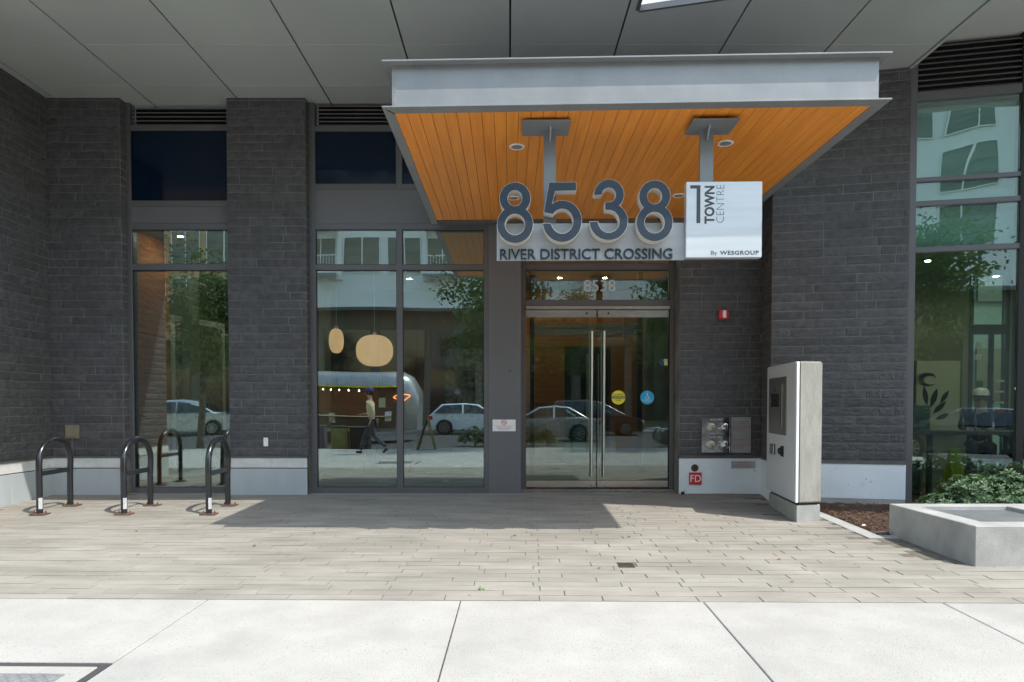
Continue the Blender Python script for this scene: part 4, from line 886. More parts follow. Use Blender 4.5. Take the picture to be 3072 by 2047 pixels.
for (a, b) in ((0.069, MULX - 0.001), (MULX + 0.076, EW)):
    for z0, z1 in ((3.611, 4.454), (3.353, 3.561), (2.847, 3.295), (0.001, 2.786)):
        ebox('pane', a, b, 0.030, 0.036, z0, z1, GLASSR, bev=0)
for k in range(9):
    z = 4.546 + k * 0.060
    a0, a1 = 0.07, EW
    p0_, p1_, p2_, p3_ = ep(a0, 0.012), ep(a1, 0.012), ep(a1, 0.07), ep(a0, 0.07)
    MB().add([(*p0_, z), (*p1_, z), (*p2_, z + 0.045), (*p3_, z + 0.045), (*p0_, z + 0.012), (*p1_, z + 0.012), (*p2_, z + 0.05), (*p3_, z + 0.05)],
             [(0, 1, 2, 3), (7, 6, 5, 4), (0, 4, 5, 1), (3, 2, 6, 7), (0, 3, 7, 4), (1, 5, 6, 2)]).build('slat', FLASH, cf)
ebox('louver_back', 0.07, EW, 0.08, 0.1, 4.55, 5.09, GASKET)
# ---------------------------------------------------------------- rooms behind the glass
def quadwall(name, pts, z0, z1, m, th=0.1):
    o = MB().prism(pts, z0, z1).build(name, m); tag(o, kind='structure'); return o
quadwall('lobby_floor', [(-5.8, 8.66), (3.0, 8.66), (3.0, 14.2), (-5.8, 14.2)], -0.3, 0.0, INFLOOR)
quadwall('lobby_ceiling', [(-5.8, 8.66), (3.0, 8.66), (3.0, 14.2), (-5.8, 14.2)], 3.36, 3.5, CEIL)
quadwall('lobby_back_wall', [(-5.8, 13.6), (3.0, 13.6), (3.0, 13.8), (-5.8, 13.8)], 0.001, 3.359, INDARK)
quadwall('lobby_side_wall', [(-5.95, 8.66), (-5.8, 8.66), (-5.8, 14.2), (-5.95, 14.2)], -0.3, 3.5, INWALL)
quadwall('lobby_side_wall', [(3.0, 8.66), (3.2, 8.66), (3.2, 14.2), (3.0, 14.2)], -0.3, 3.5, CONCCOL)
vw = thing('veneer_wall', (-4.6, 10, 0), 'orange wood veneer panel wall seen inside the narrow window', 'wall')
for z0, z1 in ((0.02, 1.03), (1.045, 2.02), (2.035, 3.35)): MB().prism([(-4.86, 8.72), (-4.775, 8.72), (-4.775, 9.62), (-4.86, 9.62)], z0, z1).build('veneer_panel', INWOOD, vw, bevel=0.002)
cl = thing('lobby_column', (-4.5, 10.5, 0), 'pale concrete column inside the narrow lobby window', 'column')
MB().prism([(-5.08, 10.1), (-4.72, 10.1), (-4.72, 10.45), (-5.08, 10.45)], 0.0, 3.36).build('shaft', CONCCOL, cl, bevel=0.01)
ar = thing('framed_artwork', (-4.5, 11, 1), 'large pale framed abstract picture leaning inside the narrow window', 'picture')
MB().prism([(-4.885, 9.90), (-4.585, 11.05), (-4.615, 11.06), (-4.915, 9.91)], 0.02, 2.40).build('frame', WHITE, ar, bevel=0.004)
MB().prism([(-4.860, 9.965), (-4.601, 10.975), (-4.604, 10.979), (-4.863, 9.969)], 0.10, 2.31).build('canvas', ARTD, ar)
t = thing('lobby_column', (-3.2, 12.2, 0), 'pale plastered column behind the lantern lamps', 'column')
MB().prism([(-3.58, 12.2), (-3.28, 12.2), (-3.28, 12.6), (-3.58, 12.6)], 0.0, 3.36).build('shaft', INWALL, t, bevel=0.01)
for k in range(5):
    pass
vw = thing('veneer_wall', (-2.3, 13.4, 0), 'dark wood veneer wall at the back of the lobby', 'wall')
for i in range(3):
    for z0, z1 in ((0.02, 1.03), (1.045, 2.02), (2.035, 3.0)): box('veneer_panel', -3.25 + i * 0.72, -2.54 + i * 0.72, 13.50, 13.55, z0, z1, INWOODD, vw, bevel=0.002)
t = thing('framed_artwork', (-0.8, 13.3, 1.6), 'large dark textured picture on the lobby back wall', 'picture')
box('frame', -1.30, -0.20, 13.46, 13.50, 0.75, 2.25, FLASH, t, bevel=0.005); box('canvas', -1.25, -0.25, 13.45, 13.459, 0.80, 2.20, ARTD, t)
# lantern lamps
def lantern(x, y, z, rx, rz_, label):
    t = thing('pendant_lantern', (x, y, 3.36), label, 'pendant lamp', 'paper lantern pendants in the lobby')
    prof = [];  n = 18
    for k in range(n + 1):
        a = -math.pi / 2 + math.pi * k / n; e = 0.78
        prof.append((rx * max(0.02, abs(math.cos(a)) ** e), rz_ * math.copysign(abs(math.sin(a)) ** 0.9, math.sin(a)) + (0.0015 if k % 2 else 0)))
    MB().lathe(prof, (x, y, z), 40).build('shade', LANTERN, t, smooth=True)
    MB().tube([(x, y, z + rz_), (x, y, 3.36)], 0.005, 6).build('cord', WHITE, t); MB().lathe([(0.03, 0), (0.028, 0.05), (0.006, 0.055)], (x, y, z + rz_ - 0.005), 12).build('cap', WHITE, t)
lantern(-2.065, 10.5, 1.925, 0.280, 0.240, 'wide round lit paper lantern hanging inside the wide window')
lantern(-2.650, 10.5, 2.075, 0.112, 0.190, 'narrow oval lit paper lantern hanging beside the big round one')
# stools whose legs show near the floor
for x in (-2.25, -1.75):
    t = thing('wooden_stool', (x, 11.2, 0), 'stool with pale tapered legs below the round lantern' if x < -2 else 'stool with pale tapered legs right of its twin under the lantern', 'stool', 'stools in the lobby')
    TAN = mat('tan_wood', (0.45, 0.26, 0.12), (0.36, 0.2, 0.09), rough=0.5)
    MB().lathe([(0.17, 0), (0.19, 0.02), (0.18, 0.06), (0.05, 0.08)], (x, 11.2, 0.44), 20).build('seat', FLASH, t, smooth=True)
    for a in (45, 135, 225, 315): MB().tube([(x + 0.1 * math.cos(R(a)), 11.2 + 0.1 * math.sin(R(a)), 0.44), (x + 0.2 * math.cos(R(a)), 11.2 + 0.2 * math.sin(R(a)), 0.0)], [0.018, 0.010], 8).build('leg', TAN, t)
for x, lb in ((-1.975, 'small lit floor uplight behind the first pane of the wide window'), (-1.29, 'small lit floor uplight beside the middle mullion'), (-0.60, 'small lit floor uplight behind the pane next to the column')):
    t = thing('floor_uplight', (x, 8.95, 0), lb, 'floor light', 'floor uplights behind the wide window')
    MB().lathe([(0.035, 0), (0.036, 0.004), (0.024, 0.005)], (x, 8.95, 0), 18).build('trim_ring', STAIN, t); MB().lathe([(0.022, 0.0055), (0.0001, 0.0065)], (x, 8.95, 0), 14).build('lens', GLOW, t)
for (x, y, lb) in ((-0.35, 12.3, 'lit round spotlight in the lobby ceiling over the dark picture'), (-1.8, 12.3, 'lit round spotlight in the lobby ceiling behind the big lantern'), (-4.4, 9.2, 'lit round spotlight added beside the orange veneer wall to brighten it'), (-3.9, 10.6, 'lit round spotlight added over the pale framed artwork to brighten the narrow window'), (0.9, 12.2, 'lit round spotlight added on the column cover side of the vestibule to light the veneer'), (1.7, 12.2, 'lit round spotlight added on the alarm side of the vestibule to light the veneer'), (1.1, 9.8, 'lit round spotlight added right inside the entrance doors to brighten the interior')):  # spots by the narrow window, vestibule and doors are added to brighten the interior
    t = thing('ceiling_spot', (x, y, 3.355), lb, 'ceiling light', 'spotlights in the lobby ceiling')
    MB().lathe([(0.055, 0), (0.05, -0.008), (0.036, -0.009)], (x, y, 3.358), 16).build('trim_ring', WHITE, t); MB().lathe([(0.035, -0.0105), (0.0001, -0.013)], (x, y, 3.358), 14).build('lens', GLOWC, t)
# vestibule: glazed inner doors and veneer beyond
vd = thing('inner_doors', (1.1, 10.9, 0), 'second pair of glass doors inside the vestibule with a steel header', 'door')
box('header_bar', 0.40, 2.05, 10.88, 10.98, 2.32, 2.385, STAIN, vd); box('frame_member', 0.33, 0.40, 10.88, 10.98, 0, 3.35, GASKET, vd); box('frame_member', 2.05, 2.12, 10.88, 10.98, 0, 3.35, GASKET, vd); box('frame_member', 0.40, 2.05, 10.88, 10.98, 2.50, 2.60, GASKET, vd)
for a, b in ((0.41, 1.32), (1.34, 2.04)):
    lf = box('door_leaf', a, b, 10.92, 10.93, 0.1, 2.20, GLASSI, vd); box('top_rail', a, b, 10.90, 10.95, 2.205, 2.31, STAIN, lf, bevel=0.003); box('bottom_rail', a, b, 10.90, 10.95, 0.01, 0.095, STAIN, lf, bevel=0.003)
    hx = b - 0.08 if a < 1 else a + 0.08; MB().tube([(hx, 10.86, 0.2), (hx, 10.86, 1.9)], 0.012, 10).build('pull_handle', PULL, lf, smooth=True)
vs2 = thing('vestibule_wall', (2.35, 9.8, 0), 'rounded concrete pier inside the doors on the alarm side', 'column')
MB().lathe([(0.24, 0.0), (0.24, 3.36)], (2.47, 11.35, 0), 32).build('shaft', CONCCOL, vs2, smooth=True)
vw = thing('veneer_wall', (1.2, 13.2, 0), 'orange-brown veneer wall beyond the inner glass doors', 'wall')
for i in range(3):
    for z0, z1 in ((0.02, 1.1), (1.115, 2.2), (2.215, 3.3)):
        if i == 1 and z0 < 2: continue
        box('veneer_panel', 0.2 + i * 0.88, 1.07 + i * 0.88, 13.2, 13.26, z0, z1, INWOOD, vw, bevel=0.002)
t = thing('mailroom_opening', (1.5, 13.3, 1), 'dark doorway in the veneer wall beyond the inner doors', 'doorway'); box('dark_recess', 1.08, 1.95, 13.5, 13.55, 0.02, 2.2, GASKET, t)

# cafe room
CAFEW = mat('cafe_wall', (0.30, 0.30, 0.21), (0.26, 0.26, 0.18), scale=1.2, rough=0.8)
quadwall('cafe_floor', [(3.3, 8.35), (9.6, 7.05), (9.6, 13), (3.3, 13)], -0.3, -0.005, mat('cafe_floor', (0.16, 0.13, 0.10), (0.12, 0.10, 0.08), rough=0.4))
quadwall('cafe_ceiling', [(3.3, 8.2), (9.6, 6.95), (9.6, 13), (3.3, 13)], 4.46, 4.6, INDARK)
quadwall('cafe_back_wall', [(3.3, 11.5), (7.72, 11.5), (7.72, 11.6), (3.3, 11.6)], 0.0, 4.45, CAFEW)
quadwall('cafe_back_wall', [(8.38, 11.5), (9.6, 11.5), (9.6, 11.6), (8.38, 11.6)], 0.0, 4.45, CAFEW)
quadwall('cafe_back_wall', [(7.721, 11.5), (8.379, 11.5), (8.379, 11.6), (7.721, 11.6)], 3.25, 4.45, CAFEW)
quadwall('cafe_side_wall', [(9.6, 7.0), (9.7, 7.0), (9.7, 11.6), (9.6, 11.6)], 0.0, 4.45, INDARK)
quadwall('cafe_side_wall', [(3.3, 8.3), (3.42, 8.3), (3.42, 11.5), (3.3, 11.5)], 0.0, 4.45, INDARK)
bl = thing('roller_blind', (5.5, 8, 3.6), 'pale translucent roller blind drawn over the upper cafe panes', 'blind')
MB().prism([ep(0.09, 0.16), ep(2.4, 0.16), ep(2.4, 0.165), ep(0.09, 0.165)], 2.86, 4.40).build('fabric', mat('blind_fabric', (0.74, 0.80, 0.74), (0.69, 0.75, 0.69), scale=30, rough=0.9, stretch=(1, 1, 0.02)), bl)
MB().tube([(*ep(0.09, 0.18), 4.41), (*ep(2.4, 0.18), 4.41)], 0.03, 12).build('roller', WHITE, bl)
t = thing('cafe_glass_door', (8.05, 11.5, 0), 'bright glass rear door of the cafe beside the big canvas', 'door')
box('frame_member', 7.722, 7.775, 11.46, 11.58, 0, 3.25, GASKET, t); box('frame_member', 8.325, 8.378, 11.46, 11.58, 0, 3.25, GASKET, t); box('frame_member', 7.776, 8.324, 11.46, 11.58, 2.28, 2.44, GASKET, t); box('pane', 7.776, 8.324, 11.5, 11.51, 0.0, 2.279, GLASSI, t); box('pane', 7.776, 8.324, 11.5, 11.51, 2.441, 3.24, GLASSI, t)
box('frame_member', 8.04, 8.12, 11.46, 11.49, 0, 2.279, GASKET, t)
box('red_poster', 8.13, 8.30, 11.43, 11.44, 0.62, 1.02, RED, t); text('poster_lettering', 'W\nHAT', WHITE, t, 8.215, 0.90, 11.427, 0.085, 0.001, 'CENTER')
for zq in (1.12, 1.30, 1.48): box('white_notice', 8.14, 8.29, 11.44, 11.45, zq, zq + 0.03, WHITE, t)
for zq in (1.85, 2.05): box('white_notice', 7.80, 7.90, 11.44, 11.45, zq, zq + 0.09, WHITE, t)
box('green_poster', 7.80, 7.93, 11.44, 11.45, 0.9, 1.5, mat('poster_green', (0.06, 0.22, 0.09), rough=0.5), t)
t = thing('painted_canvas', (6.5, 11.4, 1.5), 'large cream canvas with black brushed leaf swirls on the cafe wall', 'painting')
ax0, ax1, az0, az1 = 6.82, 7.55, 0.62, 1.83
box('canvas', ax0, ax1, 11.44, 11.49, az0, az1, CANV, t, bevel=0.003)
def leafshape(x, z, l, wd_, ang):
    pts = []
    for k in range(9): u = k / 8; pts.append((u * l, math.sin(math.pi * u) * wd_))
    for k in range(7, 0, -1): u = k / 8; pts.append((u * l, -math.sin(math.pi * u) * wd_))
    c_, s_ = math.cos(ang), math.sin(ang); return [(x + a * c_ - b * s_, z + a * s_ + b * c_) for a, b in pts]
sw = MB()
for (x, z, l, wd_, a) in ((7.00, 1.08, 0.34, 0.045, 1.75), (7.06, 1.05, 0.34, 0.05, 1.25), (7.10, 0.95, 0.30, 0.045, 0.75), (7.14, 0.85, 0.26, 0.04, 0.4), (6.98, 0.9, 0.24, 0.035, 2.2), (7.22, 1.12, 0.26, 0.04, 1.0)): sw.wprism(leafshape(x, z, l, wd_, a), 11.435, 11.439)
for k in range(8):
    b0 = 1.42 + k * 0.04; a_ = R(200 - k * 26); rr_ = 0.13 + 0.012 * k; sw.tube([(7.02 + rr_ * 0.5 * math.cos(a_ + q * 0.42) * (1 + q * 0.32), 11.436, 1.50 + rr_ * 0.42 * math.sin(a_ + q * 0.42) * (1 + q * 0.12)) for q in range(6)], [0.002, 0.009, 0.013, 0.011, 0.006, 0.001], 6)
sw.build('brushwork', INK, t)
ct = thing('window_counter', (5.7, 8, 0.8), 'long dark counter inside the cafe window with bottles on it', 'counter')
MB().prism([ep(0.09, 0.30), ep(3.0, 0.30), ep(3.0, 0.78), ep(0.09, 0.78)], 0.755, 0.795).build('counter_top', FLASH, ct, bevel=0.004)
for a in (0.4, 1.5, 2.6): MB().prism([ep(a, 0.5), ep(a + 0.05, 0.5), ep(a + 0.05, 0.55), ep(a, 0.55)], -0.005, 0.7545).build('leg', FLASH, ct)
for a, lb in ((0.80, 'slim dark bottle on the cafe counter nearest the artwork'), (0.93, 'slim dark bottle on the cafe counter beside its twin')):
    v = ep(a, 0.6); t = thing('bottle', (v[0], v[1], 0.796), lb, 'bottle', 'bottles on the cafe counter')
    MB().lathe([(0.016, 0), (0.017, 0.13), (0.008, 0.16), (0.007, 0.21)], (v[0], v[1], 0.796), 14).build('body', mat('steel_tap', (0.3, 0.31, 0.32), rough=0.25, metal=0.8), t, smooth=True); MB().lathe([(0.010, 0), (0.010, 0.05)], (v[0], v[1], 1.007), 10).build('cap', GASKET, t)
v = ep(0.20, 0.62); t = thing('menu_crate', (v[0], v[1], 0.796), 'slatted grey box standing on the cafe counter', 'box')
for k in range(7): MB().prism([ep(0.08, 0.5), ep(0.42, 0.5), ep(0.42, 0.7), ep(0.08, 0.7)], 0.80 + k * 0.042, 0.838 + k * 0.042).build('slat', mat('greyboard', (0.33, 0.33, 0.29), rough=0.8), t)
v = ep(0.33, 0.5); t = thing('waste_bin', (v[0], v[1], 0), 'round steel waste bin with black lid under the cafe counter', 'bin')
MB().lathe([(0.10, 0.02), (0.10, 0.36), (0.105, 0.37)], (v[0], v[1] + 0.15, 0), 28).build('body', STAIN, t, smooth=True); MB().lathe([(0.108, 0.371), (0.09, 0.40), (0.02, 0.41)], (v[0], v[1] + 0.15, 0), 24).build('lid', GASKET, t, smooth=True)
v = ep(0.70, 0.55); t = thing('wet_floor_sign', (v[0], v[1], 0), 'yellow folding wet floor sign under the cafe counter', 'sign')
for s_ in (-1, 1): MB().add([(v[0] - 0.09, v[1] + s_ * 0.12, 0.0), (v[0] + 0.09, v[1] + s_ * 0.12, 0.0), (v[0] + 0.06, v[1] + s_ * 0.015, 0.58), (v[0] - 0.06, v[1] + s_ * 0.015, 0.58), (v[0] - 0.09, v[1] + s_ * 0.11, 0.0), (v[0] + 0.09, v[1] + s_ * 0.11, 0.0), (v[0] + 0.06, v[1] + s_ * 0.005, 0.58), (v[0] - 0.06, v[1] + s_ * 0.005, 0.58)], [(0, 1, 2, 3), (7, 6, 5, 4), (0, 4, 5, 1), (1, 5, 6, 2), (2, 6, 7, 3), (3, 7, 4, 0)]).build('leaf', YELL, t)
for k, (ca_, cb_) in enumerate(((2.15, 3.0), (0.75, 1.6), (2.9, 1.6))):  # the first lamp is added to throw light on the canvas
    v = ep(ca_, cb_); t = thing('cafe_downlight', (v[0], v[1], 4.45), ('warm lit drop light added in the cafe to brighten the big canvas', 'warm lit drop light in the middle of the cafe', 'warm lit drop light in the cafe beyond the dark mullion')[k], 'ceiling light', 'downlights in the cafe ceiling')
    MB().lathe([(0.06, 0), (0.055, -0.01), (0.034, -0.011)], (v[0], v[1], 3.0), 16).build('trim_ring', FLASH, t); MB().lathe([(0.032, -0.0125), (0.0001, -0.015)], (v[0], v[1], 3.0), 14).build('lens', GLOWD, t)
    MB().tube([(v[0], v[1], 3.0), (v[0], v[1], 4.45)], 0.005, 6).build('cord', GASKET, t)

# ---------------------------------------------------------------- people
def skin(name, joints, edges, m, parent, root=0, sub_=1):
    me = bpy.data.meshes.new(name); o0 = ORG.get(parent.name, Vector())
    me.from_pydata([tuple(Vector(j[0]) - o0) for j in joints], edges, []); o = bpy.data.objects.new(name, me); C.objects.link(o); o.parent = parent
    mod = o.modifiers.new('skin', 'SKIN'); mod.use_smooth_shade = True
    for i, j in enumerate(joints):
        r_ = j[1] if isinstance(j[1], tuple) else (j[1], j[1]); me.skin_vertices[0].data[i].radius = r_
    me.skin_vertices[0].data[root].use_root = True
    s = o.modifiers.new('subsurf', 'SUBSURF'); s.levels = sub_; s.render_levels = sub_
    me.materials.append(m); return o
SKINM = mat('skin_tone', (0.50, 0.30, 0.21), (0.45, 0.26, 0.18), rough=0.55)
def person(label, x, y, z, face, pose, top, legs_, hair, hat=None, sc_=1.0):
    t = thing('person', (x, y, z), label, 'person')
    c_, s_ = math.cos(face), math.sin(face)     # face: direction the person walks, in plan
    def P(f, l, h): return (x + (f * c_ - l * s_) * sc_, y + (f * s_ + l * c_) * sc_, z + h * sc_)
    K = pose
    J = [(P(0, 0, K['hip']), (0.11, 0.08)), (P(K.get('lean', 0) * 0.4, 0, K['hip'] + 0.22), (0.10, 0.075)), (P(K.get('lean', 0), 0, K['hip'] + 0.44), (0.12, 0.075)), (P(K.get('lean', 0), 0, K['hip'] + 0.55), 0.05), (P(K.get('lean', 0) + 0.02, 0, K['hip'] + 0.66), (0.072, 0.09)), (P(K.get('lean', 0) + 0.02, 0, K['hip'] + 0.76), (0.062, 0.078))]
    E = [(0, 1), (1, 2), (2, 3), (3, 4), (4, 5)]
    TJ = [(p, (r_[0] + 0.038, r_[1] + 0.032) if isinstance(r_, tuple) else r_ + 0.012) for p, r_ in J[:3]]; TE = [(0, 1), (1, 2)]
    LJ = [(J[0][0], (0.15, 0.115))]; LE = []
    for sd in (1, -1):
        e_, h_ = K['elbow'][sd], K['hand'][sd]; n = len(J)
        sh = P(K.get('lean', 0), sd * 0.19, K['hip'] + 0.45); J += [(sh, 0.042), (P(*e_), 0.034), (P(*h_), 0.026)]; E += [(2, n), (n, n + 1), (n + 1, n + 2)]
        for q in range(4):
            hd = Vector(P(*h_)); el = Vector(P(*e_)); dr = (hd - el).normalized(); sdv = Vector((-s_, c_, 0)) * (q - 1.5) * 0.018
            J += [(tuple(hd + dr * 0.06 + sdv), 0.012), (tuple(hd + dr * (0.12 - 0.008 * abs(q - 1)) + sdv + Vector((c_, s_, 0)) * 0.02), 0.008)]; E += [(n + 2, len(J) - 2), (len(J) - 2, len(J) - 1)]
        m_ = len(TJ); wr_ = tuple(Vector(P(*e_)).lerp(Vector(P(*h_)), 0.6)); TJ += [(sh, 0.075), (P(*e_), 0.056), (wr_, 0.044)]; TE += [(2, m_), (m_, m_ + 1), (m_ + 1, m_ + 2)]
        kn, an = K['knee'][sd], K['ankle'][sd]; n = len(J)
        hj = P(0, sd * 0.09, K['hip'] - 0.06)
        J += [(hj, 0.072), (P(*kn), 0.048), (P(*an), 0.034)]; E += [(0, n), (n, n + 1), (n + 1, n + 2)]
        m_ = len(LJ); LJ += [(hj, 0.097), (P(*kn), 0.068), (P(*an), 0.050)]; LE += [(0, m_), (m_, m_ + 1), (m_ + 1, m_ + 2)]
        a = Vector(P(*an)); tdir = K.get('toe', {1: 0, -1: 0})[sd]
        b = a + Vector((c_, s_, 0)) * 0.14 * math.cos(tdir) + Vector((0, 0, -0.05 - 0.14 * math.sin(tdir)))
        sh_ = skin('shoe', [(tuple(a + Vector((0, 0, -0.045)) - Vector((c_, s_, 0)) * 0.04), 0.042), (tuple((a + b) / 2 + Vector((0, 0, -0.01))), 0.042), (tuple(b), 0.034)], [(0, 1), (1, 2)], BLKP, t)
    skin('body', J, E, SKINM, t); skin('top', TJ, TE, top, t); skin('trousers', LJ, LE, legs_, t)
    hd = Vector(J[4][0]) + Vector((0, 0, 0.05)) * sc_
    m = MB(); m.lathe([(0.02, 0.115), (0.07, 0.10), (0.098, 0.05), (0.102, 0.0), (0.092, -0.05), (0.07, -0.08)], (hd.x - 0.015 * c_, hd.y - 0.015 * s_, hd.z + 0.02), 16); m.build('hair', hair, t, smooth=True)
    f = MB()
    fw = Vector((c_, s_, 0)); sdv = Vector((-s_, c_, 0))
    nose = hd + fw * 0.095; f.add([nose + sdv * 0.012 + Vector((0, 0, -0.02)), nose - sdv * 0.012 + Vector((0, 0, -0.02)), nose + fw * 0.022 + Vector((0, 0, -0.022)), nose + Vector((0, 0, 0.025)), nose - fw * 0.02 + Vector((0, 0, -0.02))], [(0, 1, 2), (1, 3, 2), (3, 0, 2), (0, 4, 1), (1, 4, 3), (3, 4, 0)]); f.build('nose', SKINM, t)
    for sd in (1, -1): MB().lathe([(0.004, 0), (0.009, 0.004), (0.009, 0.01), (0.004, 0.014)], tuple(hd + fw * 0.083 + sdv * 0.03 * sd + Vector((0, 0, 0.01))), 8).build('eye', INK, t); MB().lathe([(0.004, -0.025), (0.014, 0), (0.006, 0.028)], tuple(hd + sdv * 0.088 * sd), 8).build('ear', SKINM, t)
    if hat: MB().lathe([(0.11, -0.01), (0.112, 0.02), (0.10, 0.07), (0.06, 0.10), (0.01, 0.11)], (hd.x, hd.y, hd.z + 0.045), 20).add([tuple(hd + fw * 0.08 + sdv * 0.07 + Vector((0, 0, 0.045))), tuple(hd + fw * 0.18 + sdv * 0.04 + Vector((0, 0, 0.035))), tuple(hd + fw * 0.18 - sdv * 0.04 + Vector((0, 0, 0.035))), tuple(hd + fw * 0.08 - sdv * 0.07 + Vector((0, 0, 0.045)))], [(0, 1, 2, 3)]).build('cap', hat, t, smooth=True)
    return t
CREAM = mat('cream_cloth', (0.62, 0.55, 0.36), (0.52, 0.46, 0.3), scale=9, rough=0.9, bump=0.4, bscale=12)
DENIM = mat('grey_denim', (0.07, 0.07, 0.09), (0.05, 0.05, 0.065), scale=9, rough=0.9)
PURP = mat('purple_knit', (0.10, 0.06, 0.20), (0.07, 0.04, 0.15), scale=20, rough=0.95)
BLK = mat('black_cloth', (0.02, 0.02, 0.024), rough=0.9)
walk_pose = dict(hip=0.93, lean=0.04, elbow={1: (0.02, 0.25, 1.12), -1: (-0.10, -0.25, 1.13)}, hand={1: (0.24, 0.20, 1.08), -1: (-0.02, -0.27, 0.90)}, knee={1: (0.20, 0.09, 0.50), -1: (-0.08, -0.09, 0.48)}, ankle={1: (0.30, 0.09, 0.09), -1: (-0.42, -0.09, 0.20)}, toe={1: 0.0, -1: 0.9})
person('pedestrian in cream top and purple hat walking past, reflected in the wide window', -3.62, -0.9, gz(-0.9), R(180), walk_pose, CREAM, DENIM, BLK, PURP)
sit_pose = dict(hip=0.50, lean=0.12, elbow={1: (0.18, 0.26, 0.74), -1: (0.18, -0.26, 0.74)}, hand={1: (0.42, 0.12, 0.74), -1: (0.42, -0.12, 0.74)}, knee={1: (0.42, 0.12, 0.50), -1: (0.42, -0.12, 0.50)}, ankle={1: (0.40, 0.12, 0.12), -1: (0.40, -0.12, 0.12)})
for (px_, py_, lb, hat) in ((7.30, 10.6, 'person in black with a pale cap sitting in front of the cafe rear door', WHITE), (6.55, 8.75, 'person in dark clothes seated at the counter behind the dark mullion', None)):
    v = (px_, py_); person(lb, v[0], v[1], -0.005, R(-118), sit_pose, BLK, BLK, mat('brown_hair', (0.10, 0.05, 0.03), rough=0.8), hat)
    t = thing('bar_stool', (v[0], v[1], 0), 'backless stool under the ' + ('person with the pale cap' if hat else 'person seated farther along'), 'stool')
    MB().lathe([(0.17, 0), (0.18, 0.03), (0.16, 0.05)], (v[0], v[1], 0.35), 18).build('seat', BLK, t)
    for q in range(4): a_ = R(45 + 90 * q); MB().tube([(v[0] + 0.1 * math.cos(a_), v[1] + 0.1 * math.sin(a_), 0.35), (v[0] + 0.19 * math.cos(a_), v[1] + 0.19 * math.sin(a_), 0.0)], 0.012, 6).build('leg', FLASH, t)

